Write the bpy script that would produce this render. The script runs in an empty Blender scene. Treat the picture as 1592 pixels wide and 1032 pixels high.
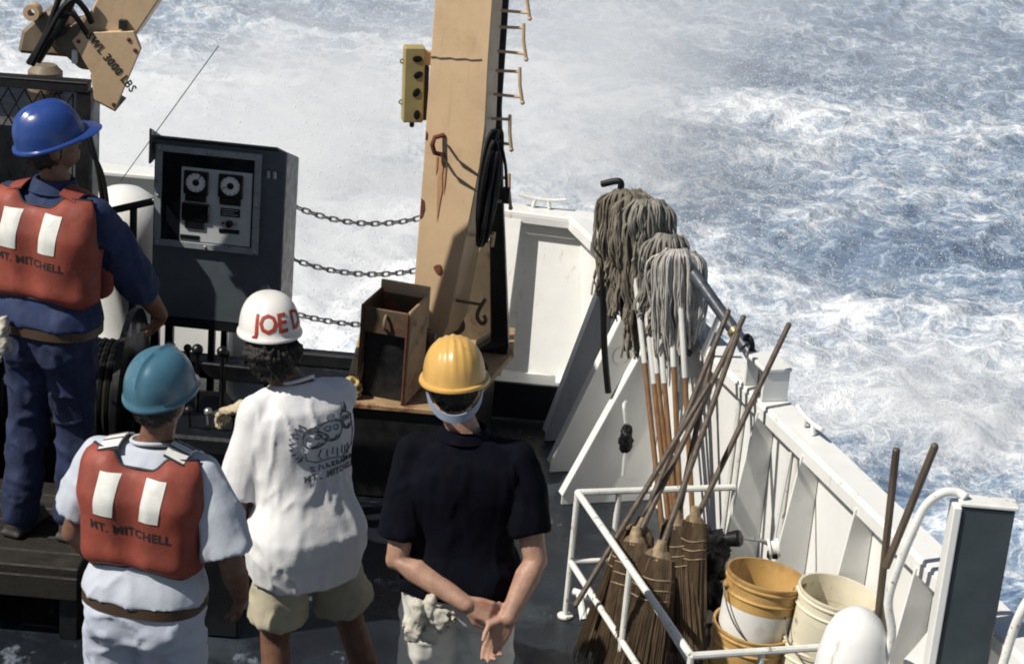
import bpy, bmesh, math, random
import numpy as np
from math import radians as R, sin, cos, pi
from mathutils.bvhtree import BVHTree
from mathutils import Vector as V, Matrix as M4, noise as mnoise
random.seed(7)
sc = bpy.context.scene
COL = sc.collection

# ------------------------------------------------------------ camera, sky, sun, exposure
cam_d = bpy.data.cameras.new('camera'); cam = bpy.data.objects.new('camera', cam_d); COL.objects.link(cam)
cam_d.sensor_width = 36.0; cam_d.lens = 3300 / 1592 * 36.0
cam_d.clip_start = 0.1; cam_d.clip_end = 12000
cam.matrix_world = M4.Translation((0, 0, 4.33)) @ M4.Rotation(R(70), 4, 'X') @ M4.Rotation(R(5), 4, 'Z')
sc.camera = cam

SUN = V((-0.60, -0.29, 0.74)).normalized()
world = bpy.data.worlds.new('World'); sc.world = world; world.use_nodes = True
wn = world.node_tree; wn.nodes.clear()
sky = wn.nodes.new('ShaderNodeTexSky'); sky.sky_type = 'NISHITA'; sky.sun_disc = False
sky.sun_elevation = math.asin(SUN.z); sky.sun_rotation = math.atan2(SUN.x, SUN.y) % (2 * pi)
sky.air_density = 1.0; sky.dust_density = 1.5; sky.ozone_density = 1.0
bgn = wn.nodes.new('ShaderNodeBackground'); bgn.inputs[1].default_value = 0.05
wo = wn.nodes.new('ShaderNodeOutputWorld')
wn.links.new(sky.outputs[0], bgn.inputs[0]); wn.links.new(bgn.outputs[0], wo.inputs[0])
sun_d = bpy.data.lights.new('sun', 'SUN'); sun_d.energy = 5.0; sun_d.angle = R(0.5); sun_d.color = (1.0, 0.95, 0.86)
sun = bpy.data.objects.new('sun', sun_d); COL.objects.link(sun)
sun.rotation_euler = SUN.to_track_quat('Z', 'Y').to_euler(); sun.location = (-30, -6, 35)

vs = sc.view_settings
vs.view_transform = 'Standard'; vs.look = 'None'; vs.exposure = 0.0; vs.gamma = 1.0; vs.use_curve_mapping = False
cy = sc.cycles
cy.use_denoising = True; cy.max_bounces = 6; cy.diffuse_bounces = 3; cy.glossy_bounces = 3; cy.transmission_bounces = 3
cy.volume_bounces = 4; cy.transparent_max_bounces = 8; cy.volume_step_rate = 1.5; cy.volume_max_steps = 64
cy.filter_width = 1.9
cy.caustics_reflective = False; cy.caustics_refractive = False

# ------------------------------------------------------------ materials
MATS = {}
def srgb(r, g, b):
    f = lambda c: (c / 255 / 12.92) if c <= 10 else ((c / 255 + .055) / 1.055) ** 2.4
    return (f(r), f(g), f(b))
def nd(nt, kind, **kw):
    n = nt.nodes.new(kind)
    for k, v in kw.items(): setattr(n, k, v)
    return n
def mixc(nt, fac, a, b, mode='MIX'):
    m = nd(nt, 'ShaderNodeMix', data_type='RGBA', blend_type=mode)
    for sock, val in ((m.inputs[0], fac), (m.inputs[6], a), (m.inputs[7], b)):
        if hasattr(val, 'is_output'): nt.links.new(val, sock)
        elif isinstance(val, (int, float)): sock.default_value = val
        else: sock.default_value = (*val[:3], 1)
    return m.outputs[2]
def maprange(nt, val, a, b, c=0., d=1., smooth=True):
    m = nd(nt, 'ShaderNodeMapRange', interpolation_type='SMOOTHSTEP' if smooth else 'LINEAR')
    nt.links.new(val, m.inputs[0])
    m.inputs[1].default_value, m.inputs[2].default_value, m.inputs[3].default_value, m.inputs[4].default_value = a, b, c, d
    return m.outputs[0]
def noise(nt, vec, scale, detail=4, rough=.55, stretch=None):
    if stretch:
        mp = nd(nt, 'ShaderNodeMapping'); mp.inputs['Scale'].default_value = stretch
        nt.links.new(vec, mp.inputs[0]); vec = mp.outputs[0]
    n = nd(nt, 'ShaderNodeTexNoise'); n.inputs['Scale'].default_value = scale
    n.inputs['Detail'].default_value = detail; n.inputs['Roughness'].default_value = rough
    nt.links.new(vec, n.inputs['Vector'])
    return n.outputs['Fac']
def math_(nt, op, a, b=0.):
    m = nd(nt, 'ShaderNodeMath', operation=op)
    for s, v in ((m.inputs[0], a), (m.inputs[1], b)):
        if hasattr(v, 'is_output'): nt.links.new(v, s)
        else: s.default_value = v
    return m.outputs[0]
def mat(name, col, rough=.6, metal=0., var=.12, vscale=6., stains=(), bump=.15, bscale=70., bstretch=None, stretch=None, rvar=.1, spec=.5, sheen=0., bdist=.004):
    """stains: (colour, scale, threshold lo, hi, stretch) layers of dirt, rust or wear."""
    m = bpy.data.materials.new(name); m.use_nodes = True; nt = m.node_tree
    b = nt.nodes['Principled BSDF']; tc = nd(nt, 'ShaderNodeTexCoord').outputs['Object']
    n1 = noise(nt, tc, vscale, 5, .6, stretch)
    c = mixc(nt, maprange(nt, n1, .3, .7), tuple(x * (1 - var) for x in col), tuple(min(1, x * (1 + var)) for x in col))
    for st in stains:
        s = noise(nt, tc, st[1], 6, .65, st[4] if len(st) > 4 else None)
        c = mixc(nt, maprange(nt, s, st[2], st[3]), c, st[0])
    nt.links.new(c, b.inputs['Base Color'])
    nt.links.new(maprange(nt, noise(nt, tc, vscale * 2.3, 3), .3, .7, max(.03, rough - rvar), min(1, rough + rvar)), b.inputs['Roughness'])
    b.inputs['Metallic'].default_value = metal; b.inputs['Specular IOR Level'].default_value = spec
    if sheen: b.inputs['Sheen Weight'].default_value = sheen
    if bump:
        bp = nd(nt, 'ShaderNodeBump'); bp.inputs['Strength'].default_value = bump; bp.inputs['Distance'].default_value = bdist
        nt.links.new(noise(nt, tc, bscale, 4, .6, bstretch), bp.inputs['Height']); nt.links.new(bp.outputs[0], b.inputs['Normal'])
    MATS[name] = m
    return m
RUST = (.16, .055, .025); GRIME = (.20, .18, .15)
mat('white_paint', (.78, .78, .76), .42, var=.05, vscale=2.5, stains=((GRIME, 3.2, .66, .9, (1, 1, .4)), (RUST, 5.5, .74, .8), ((.52, .46, .38), 7., .60, .74, (3, 3, .16)), ((.34, .17, .09), 5., .685, .74, (4, 4, .14))), bump=.25, bscale=14, bdist=.006)
mat('white_pipe', (.74, .74, .71), .45, var=.08, vscale=14, stains=(((.25, .22, .18), 24, .6, .68), (RUST, 30, .68, .72)), bump=.3, bscale=90)
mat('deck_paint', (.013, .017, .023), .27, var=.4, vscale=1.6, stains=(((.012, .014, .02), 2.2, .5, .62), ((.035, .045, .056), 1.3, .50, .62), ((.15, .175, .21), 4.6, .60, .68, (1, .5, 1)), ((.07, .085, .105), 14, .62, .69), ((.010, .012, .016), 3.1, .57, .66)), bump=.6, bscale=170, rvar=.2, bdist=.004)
mat('coaming_paint', (.012, .013, .015), .5)
mat('tan_paint', (.56, .40, .245), .5, var=.08, vscale=3, stains=(((.40, .27, .15), 2.1, .52, .75), ((.50, .35, .21), 7., .55, .75, (3, 3, .22)), ((.30, .12, .05), 6.5, .66, .74), ((.24, .10, .05), 10, .68, .74, (4, 4, .3)), ((.10, .03, .02), 4.6, .74, .755)), bump=.2, bscale=40)
mat('tan_dark', (.20, .155, .105), .55, var=.2, vscale=5, stains=((RUST, 7, .58, .7), ((.05, .04, .03), 3, .6, .75)), bump=.3, bscale=40)
mat('junction_paint', (.36, .29, .12), .5, var=.1, stains=(((.05, .04, .03), 45, .68, .72), (RUST, 9, .68, .75)))
mat('black_steel', (.008, .008, .009), .5, var=.4, vscale=7, stains=(((.05, .03, .02), 9, .68, .74),), bump=.3)
mat('black_rubber', (.007, .007, .008), .5, var=.3, bump=.2, spec=.3)
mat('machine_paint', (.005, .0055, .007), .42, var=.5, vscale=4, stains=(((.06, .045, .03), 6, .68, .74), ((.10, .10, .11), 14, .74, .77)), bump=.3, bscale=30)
mat('rusty_brown', (.085, .054, .031), .65, var=.25, vscale=7, stains=((RUST, 9, .52, .64), ((.03, .02, .015), 4, .62, .74)), bump=.5, bscale=60)
mat('tan_rusty', (.36, .24, .13), .6, var=.2, vscale=5, stains=((RUST, 8, .52, .66), ((.08, .06, .045), 4, .60, .72)), bump=.3, bscale=40)
mat('rust_streak', (.40, .22, .115), .7, var=.25, vscale=16, stretch=(1, 1, .3))
mat('rust', (.13, .04, .022), .85, var=.3, vscale=20, bump=.5)
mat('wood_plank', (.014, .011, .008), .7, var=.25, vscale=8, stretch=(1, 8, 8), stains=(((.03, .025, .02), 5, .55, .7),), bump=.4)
mat('console_paint', (.080, .096, .112), .42, var=.08, vscale=9, stains=(((.10, .115, .13), 26, .70, .74), ((.03, .035, .045), 2.5, .6, .8)), bump=.12, bscale=220)
mat('console_edge', (.27, .295, .31), .42, var=.15, vscale=12, stains=(((.04, .045, .05), 28, .6, .68),))
mat('panel_black', (.008, .009, .012), .2, var=.2, bump=0)
mat('panel_grey', (.50, .52, .53), .45, metal=.0, var=.08)
mat('dial_white', (.74, .74, .72), .4, var=.03, bump=0)
mat('dial_black', (.008, .008, .009), .3, bump=0)
mat('steel', (.42, .42, .42), .38, metal=.85, var=.15, stains=((RUST, 30, .64, .7),))
mat('chain_steel', (.16, .16, .17), .5, metal=.7, var=.3, vscale=30, stains=((RUST, 40, .6, .66),))
mat('wire_dark', (.012, .012, .012), .5, metal=.2, var=.4)  # darker, less metallic copy of wire_rope for the drum wraps
mat('wire_rope', (.10, .10, .10), .5, metal=.6, var=.3)
mat('bucket_white', (.72, .71, .68), .42, var=.06, stains=(((.36, .32, .26), 7, .52, .74, (1, 1, .5)), ((.10, .09, .08), 12, .62, .72)), bump=.1)
mat('bucket_tan', (.50, .31, .11), .4, var=.12, stains=(((.24, .13, .05), 5, .45, .68), ((.10, .07, .04), 11, .62, .72)), bump=.1)
mat('bucket_cream', (.66, .61, .47), .42, var=.08, stains=(((.34, .27, .17), 6, .50, .72, (1, 1, .5)), ((.12, .09, .06), 13, .62, .72)), bump=.1)
mat('straw', (.125, .085, .05), .8, var=.35, vscale=30, stretch=(1, 1, .1), bump=0)
mat('straw_band', (.27, .20, .12), .7, var=.3, vscale=40)
mat('broom_wood', (.085, .062, .045), .6, var=.3, vscale=12, stretch=(4, 4, .4), stains=(((.02, .016, .013), 6, .58, .7),), bump=.3)
mat('mop_wood', (.195, .105, .047), .48, var=.25, vscale=10, stretch=(4, 4, .4), bump=.2)
mat('mop_sleeve', (.60, .60, .58), .5, var=.1, stains=((GRIME, 12, .6, .72),))
mat('mop_yarn_dark', (.19, .165, .13), .9, var=.4, vscale=18, bump=.4, bscale=300)
mat('mop_yarn_grey', (.25, .235, .205), .9, var=.3, vscale=18, bump=.4, bscale=300)
mat('mop_yarn_pale', (.42, .40, .375), .9, var=.25, vscale=18, bump=.4, bscale=300)
mat('nozzle_paint', (.05, .06, .075), .4, var=.4, vscale=16, stains=(((.35, .36, .34), 12, .66, .7),))
mat('brass', (.32, .25, .13), .4, metal=.6)
mat('blue_plastic', (.035, .085, .27), .45, var=.15)
mat('rope_yellow', (.52, .39, .15), .8, var=.2, vscale=40, bump=.5, bscale=200)
mat('pole_dark', (.10, .075, .055), .5, var=.3, vscale=10, stretch=(4, 4, .5))
mat('locker_grey', (.042, .058, .068), .45, var=.16, vscale=6, stains=(((.08, .095, .105), 4, .6, .75),), bump=.2)
# people
mat('skin_fair', (.37, .215, .15), .55, var=.16, vscale=26, stains=(((.33, .14, .09), 12, .55, .75), ((.20, .10, .06), 70, .66, .74)), bump=.35, bscale=120, bdist=.003)
mat('skin_tan', (.165, .082, .050), .55, var=.18, vscale=26, stains=(((.14, .055, .035), 12, .55, .75),), bump=.35, bscale=120, bdist=.003)
mat('hair_black', (.009, .007, .006), .55, var=.5, vscale=60, bump=.9, bscale=120, bstretch=(3, 3, .6))
mat('hair_brown', (.020, .013, .009), .55, var=.5, vscale=60, bump=.9, bscale=120, bstretch=(3, 3, .6))
mat('cloth_white', (.72, .72, .73), .85, var=.04, vscale=4, bump=.35, bscale=26, sheen=.1, bdist=.006)
mat('cloth_pale_blue', (.47, .505, .57), .85, var=.05, vscale=4, bump=.35, bscale=26, sheen=.1, bdist=.006)
mat('cloth_navy', (.0022, .0024, .0065), .95, var=.25, vscale=6, bump=.3, bscale=26, bdist=.006, spec=.12)
mat('cloth_blue', (.014, .027, .082), .85, var=.2, vscale=6, bump=.35, bscale=26, bdist=.006)
mat('denim', (.011, .019, .058), .85, var=.35, vscale=7, stains=(((.05, .075, .15), 5, .58, .75),), bump=.4, bscale=60)
mat('cloth_khaki', (.40, .36, .26), .85, var=.08, bump=.35, bscale=30, bdist=.006)
mat('trouser_pale', (.46, .50, .59), .85, var=.06, bump=.35, bscale=24, bdist=.006)
mat('trouser_white', (.68, .66, .60), .85, var=.05, stains=(((.40, .37, .30), 5, .64, .8),), bump=.35, bscale=24, bdist=.006)
mat('vest_orange', (.235, .047, .029), .7, var=.2, vscale=9, stains=(((.10, .03, .022), 16, .60, .74), ((.20, .04, .02), 7, .60, .76), ((.34, .08, .05), 4, .60, .8)), bump=.3, bscale=24, bdist=.006)
mat('vest_trim', (.015, .017, .03), .7)
mat('tape_white', (.70, .70, .66), .45, var=.06, vscale=30, stains=((GRIME, 16, .64, .76),), bump=.2)
mat('ink_black', (.016, .013, .012), .8, bump=0)
mat('ink_grey', (.115, .12, .135), .85, var=.35, vscale=40, bump=0)
mat('ink_red', (.36, .035, .016), .6, var=.15, bump=0)
mat('leather', (.05, .028, .016), .5, var=.2)
mat('hat_blue', (.022, .058, .23), .28, var=.05, stains=(((.05, .1, .3), 30, .70, .73),), bump=.04)
mat('hat_teal', (.055, .145, .205), .28, var=.1, stains=(((.14, .24, .30), 40, .64, .70), ((.09, .17, .22), 9, .55, .72), ((.03, .07, .1), 9, .7, .76)), bump=.04)
mat('hat_white', (.72, .70, .67), .32, var=.04, stains=(((.45, .4, .33), 14, .64, .76), ((.2, .18, .15), 50, .70, .74)), bump=.04)
mat('hat_yellow', (.62, .37, .105), .3, var=.08, stains=(((.42, .24, .07), 10, .60, .75), ((.18, .11, .05), 55, .68, .73)), bump=.04)
mat('band_grey', (.24, .29, .38), .6)
mat('glove', (.46, .38, .26), .85, var=.25, vscale=20, stains=(((.12, .09, .06), 14, .6, .72),), bump=.5)
mat('rag', (.48, .45, .38), .9, var=.25, vscale=24, stains=(((.10, .09, .08), 16, .58, .68),), bump=.5)
mat('shoe', (.035, .03, .028), .6, var=.3)

# ------------------------------------------------------------ mesh helpers
class MB:
    def __init__(s): s.v = []; s.f = []
    def add(s, vs_, fs):
        o = len(s.v); s.v += [V(p) for p in vs_]; s.f += [tuple(i + o for i in f) for f in fs]; return s
    def box(s, x0, x1, y0, y1, z0, z1, m=None):
        p = [V((x, y, z)) for z in (z0, z1) for y in (y0, y1) for x in (x0, x1)]
        if m is not None: p = [m @ q for q in p]
        return s.add(p, [(0, 2, 3, 1), (4, 5, 7, 6), (0, 1, 5, 4), (2, 6, 7, 3), (0, 4, 6, 2), (1, 3, 7, 5)])
    def ring(s, rings, closed=True, caps=True):
        n = len(rings[0]); o = len(s.v)
        for r in rings: s.v += [V(p) for p in r]
        for i in range(len(rings) - 1):
            for k in range(n if closed else n - 1):
                a, b = o + i * n + k, o + i * n + (k + 1) % n
                s.f.append((a, b, b + n, a + n))
        if caps and closed:
            s.f.append(tuple(o + k for k in range(n - 1, -1, -1)))
            s.f.append(tuple(o + (len(rings) - 1) * n + k for k in range(n)))
        return s
    def tube(s, pts, r, n=8, loop=False):
        pts = [V(p) for p in pts]; m = len(pts)
        rr = r if isinstance(r, (list, tuple)) else [r] * m
        rings = []; up = None
        for i in range(m):
            a = pts[i - 1] if (i > 0 or loop) else pts[0]; b = pts[(i + 1) % m] if (i < m - 1 or loop) else pts[-1]
            t = (b - a).normalized()
            if up is None:
                up = t.orthogonal().normalized()
            up = (up - t * up.dot(t)).normalized(); w = t.cross(up)
            rings.append([pts[i] + (up * cos(2 * pi * k / n) + w * sin(2 * pi * k / n)) * rr[i] for k in range(n)])
        if loop: rings.append(rings[0]); return s.ring(rings, caps=False)
        return s.ring(rings)
    def lathe(s, prof, n=24, m=None, caps=True, loop=False):
        if loop: prof = list(prof) + [prof[0]]; caps = False
        rings = [[V((r * cos(2 * pi * k / n), r * sin(2 * pi * k / n), z)) for k in range(n)] for r, z in prof]
        if m is not None: rings = [[m @ p for p in q] for q in rings]
        return s.ring(rings, caps=caps)
    def prism(s, poly, off):
        poly = [V(p) for p in poly]; off = V(off); n = len(poly)
        fs = [tuple(range(n - 1, -1, -1)), tuple(range(n, 2 * n))] + [(k, (k + 1) % n, n + (k + 1) % n, n + k) for k in range(n)]
        return s.add(poly + [p + off for p in poly], fs)
    def ball(s, c, rad, m=None, nu=12, nv=8):
        if isinstance(rad, (int, float)): rad = (rad,) * 3
        c = V(c); rings = []
        for j in range(1, nv):
            a = pi * j / nv
            rings.append([V((rad[0] * sin(a) * cos(2 * pi * k / nu), rad[1] * sin(a) * sin(2 * pi * k / nu), -rad[2] * cos(a))) for k in range(nu)])
        if m is not None: rings = [[m @ p for p in q] for q in rings]
        return s.ring([[c + p for p in q] for q in rings])
    def limb(s, prs, n=14):
        pts = [V(p) for p, _ in prs]; rr = [r for _, r in prs]
        s.tube(pts, rr, n)
        for p, r in zip(pts, rr): s.ball(p, r, None, n, 8)
        return s
def thing(name, label, cat, loc=(0, 0, 0), group=None, rotz=0.):
    o = bpy.data.objects.new(name, None); COL.objects.link(o); o.location = loc; o.rotation_euler[2] = rotz
    o.empty_display_size = .1; tag(o, label, cat, group); return o
def tag(o, label=None, cat=None, group=None, kind=None):
    for k, v in (('label', label), ('category', cat), ('group', group), ('kind', kind)):
        if v: o[k] = v
    return o
def wloc(o):
    p = V((0, 0, 0))
    while o is not None: p = p + o.location; o = o.parent
    return p
def link_mesh(name, me, material, parent=None):
    if material: me.materials.clear(); me.materials.append(MATS[material])
    o = bpy.data.objects.new(name, me); COL.objects.link(o); o.parent = parent
    return o
def make_mesh(name, mb, smooth=35, bevel=0., seg=1):
    me = bpy.data.meshes.new(name); me.from_pydata([tuple(p) for p in mb.v], [], mb.f); me.validate()
    bm = bmesh.new(); bm.from_mesh(me)
    bmesh.ops.recalc_face_normals(bm, faces=bm.faces[:])
    if bevel:
        e = [e for e in bm.edges if len(e.link_faces) == 2 and e.calc_face_angle(0) > .6]
        bmesh.ops.bevel(bm, geom=e, offset=bevel, segments=seg, affect='EDGES', clamp_overlap=True, profile=.5)
    bm.to_mesh(me); bm.free()
    if smooth: me.shade_smooth(); me.set_sharp_from_angle(angle=R(smooth))
    return me
def obj(name, mb, material, parent=None, smooth=35, bevel=0., world=True, base=None, seg=1):
    """one mesh object; vertices are given in world space, stored relative to the parent (or to base)"""
    off = wloc(parent) if (parent is not None and world) else (V(base) if base else V((0, 0, 0)))
    if off.length: 
        for i, p in enumerate(mb.v): mb.v[i] = p - off
    o = link_mesh(name, make_mesh(name, mb, smooth, bevel, seg), material, parent)
    if base and parent is None: o.location = base
    return o
def remesh(mb, voxel, it=4, fac=.5):
    me = bpy.data.meshes.new('t'); me.from_pydata([tuple(p) for p in mb.v], [], mb.f)
    bm = bmesh.new(); bm.from_mesh(me); bmesh.ops.recalc_face_normals(bm, faces=bm.faces[:]); bm.to_mesh(me); bm.free()
    o = bpy.data.objects.new('t', me); COL.objects.link(o)
    m = o.modifiers.new('r', 'REMESH'); m.mode = 'VOXEL'; m.voxel_size = voxel
    if it:
        s = o.modifiers.new('s', 'SMOOTH'); s.factor = fac; s.iterations = it
    dg = bpy.context.evaluated_depsgraph_get(); dg.update()
    out = bpy.data.meshes.new_from_object(o.evaluated_get(dg))
    bpy.data.objects.remove(o); bpy.data.meshes.remove(me)
    out.shade_smooth()
    return out
def copy_tree(o, parent=None):
    c = o.copy(); COL.objects.link(c); c.parent = parent
    for ch in list(o.children): copy_tree(ch, c)
    return c
# vectorised value noise for wave, foam and cloth fold shapes
def vnoise(p, seed=0):
    i = np.floor(p).astype(np.int64); f = p - i; f = f * f * (3 - 2 * f); d = p.shape[1]
    out = np.zeros(len(p))
    for c in range(2 ** d):
        b = [(c >> k) & 1 for k in range(d)]
        h = np.full(len(p), seed * 1013 + 7, np.int64); w = np.ones(len(p))
        for k in range(d):
            h = (h * 31337 + (i[:, k] + b[k]) * (73856093, 19349663, 83492791)[k]) & 0x7fffffff
            h = ((h ^ (h >> 13)) * 1274126177) & 0x7fffffff
            w = w * (f[:, k] if b[k] else 1 - f[:, k])
        out += w * ((h & 0xffff) / 65535.)
    return out
def fbm(p, oct=4, seed=0, gain=.5):
    a = 1.; s = 0.; t = 0.
    for o in range(oct):
        s = s + a * vnoise(p * 2 ** o + 17.3 * o, seed + o); t += a; a *= gain
    return s / t
def folds(me, amp, scale, seed=0, mask=None):
    n = len(me.vertices); co = np.empty(n * 3); me.vertices.foreach_get('co', co); co = co.reshape(-1, 3)
    no = np.empty(n * 3); me.vertex_normals.foreach_get('vector', no); no = no.reshape(-1, 3)
    q = co * np.array(scale); q = q + .8 * fbm(co * 5, 2, seed + 50)[:, None]
    r = 1 - np.abs(2 * fbm(q, 3, seed) - 1) * 2.2
    d = amp * (1.7 * np.clip(r, 0, 1) ** 2.2 - .45)
    if mask is not None: d = d * mask(co)
    me.vertices.foreach_set('co', (co + no * d[:, None]).ravel()); me.update()
def text_pts(body, size, spacing=1.0, bold=0.):
    cu = bpy.data.curves.new('t', 'FONT'); cu.body = body; cu.size = size; cu.align_x = 'CENTER'; cu.space_character = spacing; cu.offset = bold
    cu.resolution_u = 2
    o = bpy.data.objects.new('t', cu); COL.objects.link(o)
    dg = bpy.context.evaluated_depsgraph_get(); dg.update()
    me = bpy.data.meshes.new_from_object(o.evaluated_get(dg))
    bm = bmesh.new(); bm.from_mesh(me); bmesh.ops.triangulate(bm, faces=bm.faces[:]); bmesh.ops.subdivide_edges(bm, edges=bm.edges[:], cuts=2, use_grid_fill=True)
    vs_ = [v.co.copy() for v in bm.verts]; bm.verts.index_update(); fs = [tuple(v.index for v in f.verts) for f in bm.faces]
    bm.free(); bpy.data.objects.remove(o); bpy.data.curves.remove(cu); bpy.data.meshes.remove(me)
    return vs_, fs
def lerp(a, b, t): return a + (b - a) * t
def bez(a, b, c, d, n):
    a, b, c, d = map(V, (a, b, c, d)); return [a * (1 - t) ** 3 + b * 3 * t * (1 - t) ** 2 + c * 3 * t * t * (1 - t) + d * t ** 3 for t in [i / n for i in range(n + 1)]]
def spline(pts, n=6):
    pts = [V(p) for p in pts]; out = []
    for i in range(len(pts) - 1):
        p0 = pts[max(0, i - 1)]; p1 = pts[i]; p2 = pts[i + 1]; p3 = pts[min(len(pts) - 1, i + 2)]
        for k in range(n):
            t = k / n
            out.append(.5 * ((2 * p1) + (p2 - p0) * t + (2 * p0 - 5 * p1 + 4 * p2 - p3) * t * t + (3 * p1 - p0 - 3 * p2 + p3) * t ** 3))
    return out + [pts[-1]]
# ------------------------------------------------------------ sea
def axis(lo, hi, step, far, g=1.22):
    a = list(np.arange(lo, hi, step)); s = step; x = a[-1]
    while x < far: s *= g; x += s; a.append(x)
    s = step; x = lo; pre = []
    while x > -far: s *= g; x -= s; pre.append(x)
    return np.array(pre[::-1] + a)
SEA = -3.0
xs = axis(-11, 12.5, .065, 6000); ys = axis(12.5, 45, .075, 6000)
gx, gy = np.meshgrid(xs, ys); nx_, ny_ = len(xs), len(ys)
px, py = gx.ravel(), gy.ravel(); pxy = np.stack([px, py], 1)
fade = np.clip(1.25 - np.hypot(px, py - 28) / 160, 0, 1)
rng = np.random.default_rng(11)
hz = np.zeros_like(px); dx = np.zeros_like(px); dy = np.zeros_like(px)
for k in range(34):
    lam = 9.5 * (.82 ** k) + .28; ang = R(-62) + rng.normal(0, .42 + .02 * k); kk = 2 * pi / lam
    amp = .0165 * lam ** .80 * rng.uniform(.6, 1.15) * (.75 if lam > 4 else 1.0)
    lod = fade if lam > 1.5 else fade * (np.hypot(px, py - 28) < 45)
    ph = kk * (px * cos(ang) + py * sin(ang)) + rng.uniform(0, 2 * pi) + 1.1 * fbm(pxy / (lam * 2.2), 2, k)
    hz += lod * amp * np.sin(ph); dx += lod * amp * .75 * cos(ang) * np.cos(ph); dy += lod * amp * .75 * sin(ang) * np.cos(ph)
def blob(cx, cy, rx, ry, rot=0.):
    c, s = cos(rot), sin(rot); u = (px - cx) * c + (py - cy) * s; w = -(px - cx) * s + (py - cy) * c
    return np.exp(-((u / rx) ** 2 + (w / ry) ** 2))
wash = .46 * blob(-3.6, 23.4, 3.8, 5.2) + .42 * blob(-1.2, 20.5, 3.0, 2.6) + .30 * blob(.3, 28.5, 1.8, 4.5) + .34 * blob(6.6, 30.8, 4.5, .75, .06) + .24 * blob(5.0, 28.2, 2.2, .5, -.2)
wash += .62 * blob(3.9, 18.6, 2.6, 1.0, -.32) + .30 * blob(4.6, 20.6, 3., .6, .1) + .30 * blob(1.4, 23.0, 1.6, .5) + .2 * blob(2.2, 35.5, 2.6, .6, .2) + .25 * blob(-7.5, 29, 3., 3.)
wash -= .26 * blob(3.3, 15.8, 1.6, 1.25) + .14 * blob(-5, 35.5, 6, 3.) + .08 * blob(8, 34, 4, 2.)
warp = np.stack([fbm(pxy * .5, 3, 5), fbm(pxy * .5 + 40, 3, 6)], 1) * 1.6
big = fbm((pxy + warp) * np.array([.22, .5]), 4, 21); mid = fbm((pxy + warp) * np.array([.9, 1.9]), 4, 33)
rid = 1 - np.abs(2 * fbm((pxy + warp * .8) * np.array([.75, 1.5]), 4, 61) - 1)
foam = .16 + wash + .80 * (big - .5) + .75 * (mid - .5) + .50 * (rid - .72) + .8 * np.clip(hz, -.3, .5)
hz += np.clip(wash, 0, .6) * (1.15 * (fbm(pxy * .8, 4, 71) - .35) + .12 * (fbm(pxy * 5, 2, 72) - .5)) * fade
vco = np.stack([px + dx, py + dy, SEA + hz], 1)
sea_me = bpy.data.meshes.new('sea')
nv = nx_ * ny_; sea_me.vertices.add(nv); sea_me.vertices.foreach_set('co', vco.astype(np.float32).ravel())
ii = (np.arange(ny_ - 1)[:, None] * nx_ + np.arange(nx_ - 1)[None, :]).ravel()
fc = np.stack([ii, ii + 1, ii + 1 + nx_, ii + nx_], 1)
sea_me.loops.add(fc.size); sea_me.loops.foreach_set('vertex_index', fc.ravel().astype(np.int32))
sea_me.polygons.add(len(fc)); sea_me.polygons.foreach_set('loop_start', np.arange(0, fc.size, 4, dtype=np.int32))
sea_me.update(calc_edges=True); sea_me.shade_smooth()
at_ = sea_me.attributes.new('foam', 'FLOAT', 'POINT'); at_.data.foreach_set('value', foam.astype(np.float32))
sm = bpy.data.materials.new('sea_water'); sm.use_nodes = True; nt = sm.node_tree; b = nt.nodes['Principled BSDF']
tc = nd(nt, 'ShaderNodeTexCoord').outputs['Object']
fa = nd(nt, 'ShaderNodeAttribute', attribute_name='foam').outputs['Fac']
n1 = noise(nt, tc, 2.6, 7, .68, (1, 1.7, 1)); n2 = noise(nt, tc, 19, 4, .66, (1, 1.35, 1))
tot = math_(nt, 'ADD', fa, math_(nt, 'ADD', math_(nt, 'MULTIPLY', math_(nt, 'SUBTRACT', n1, .5), 1.15), math_(nt, 'MULTIPLY', math_(nt, 'SUBTRACT', n2, .5), .75)))
wv = nd(nt, 'ShaderNodeVectorMath', operation='MULTIPLY_ADD'); wn_ = nd(nt, 'ShaderNodeTexNoise'); wn_.inputs['Scale'].default_value = 2.2; wn_.inputs['Detail'].default_value = 4; nt.links.new(tc, wn_.inputs['Vector'])
nt.links.new(wn_.outputs['Color'], wv.inputs[0]); wv.inputs[1].default_value = (1.1, 1.1, 1.1); nt.links.new(tc, wv.inputs[2])
vo = nd(nt, 'ShaderNodeTexVoronoi', feature='DISTANCE_TO_EDGE'); vo.inputs['Scale'].default_value = 1.9; nt.links.new(wv.outputs[0], vo.inputs['Vector'])
vo2 = nd(nt, 'ShaderNodeTexVoronoi', feature='DISTANCE_TO_EDGE'); vo2.inputs['Scale'].default_value = 5.5; nt.links.new(wv.outputs[0], vo2.inputs['Vector'])
lace = math_(nt, 'ADD', maprange(nt, vo.outputs['Distance'], .0, .16, .30, 0.), maprange(nt, vo2.outputs['Distance'], .0, .16, .22, 0.))
tot = math_(nt, 'ADD', tot, lace)
ff = maprange(nt, tot, .10, 1.02)
aer = maprange(nt, tot, -.35, .45)
water = mixc(nt, aer, (.058, .105, .195), (.225, .31, .425))
nt.links.new(mixc(nt, ff, water, (.80, .82, .845)), b.inputs['Base Color'])
nt.links.new(maprange(nt, ff, 0, 1, .16, .85), b.inputs['Roughness'])
b.inputs['IOR'].default_value = 1.33
bp = nd(nt, 'ShaderNodeBump'); bp.inputs['Strength'].default_value = .8; bp.inputs['Distance'].default_value = .05
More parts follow.
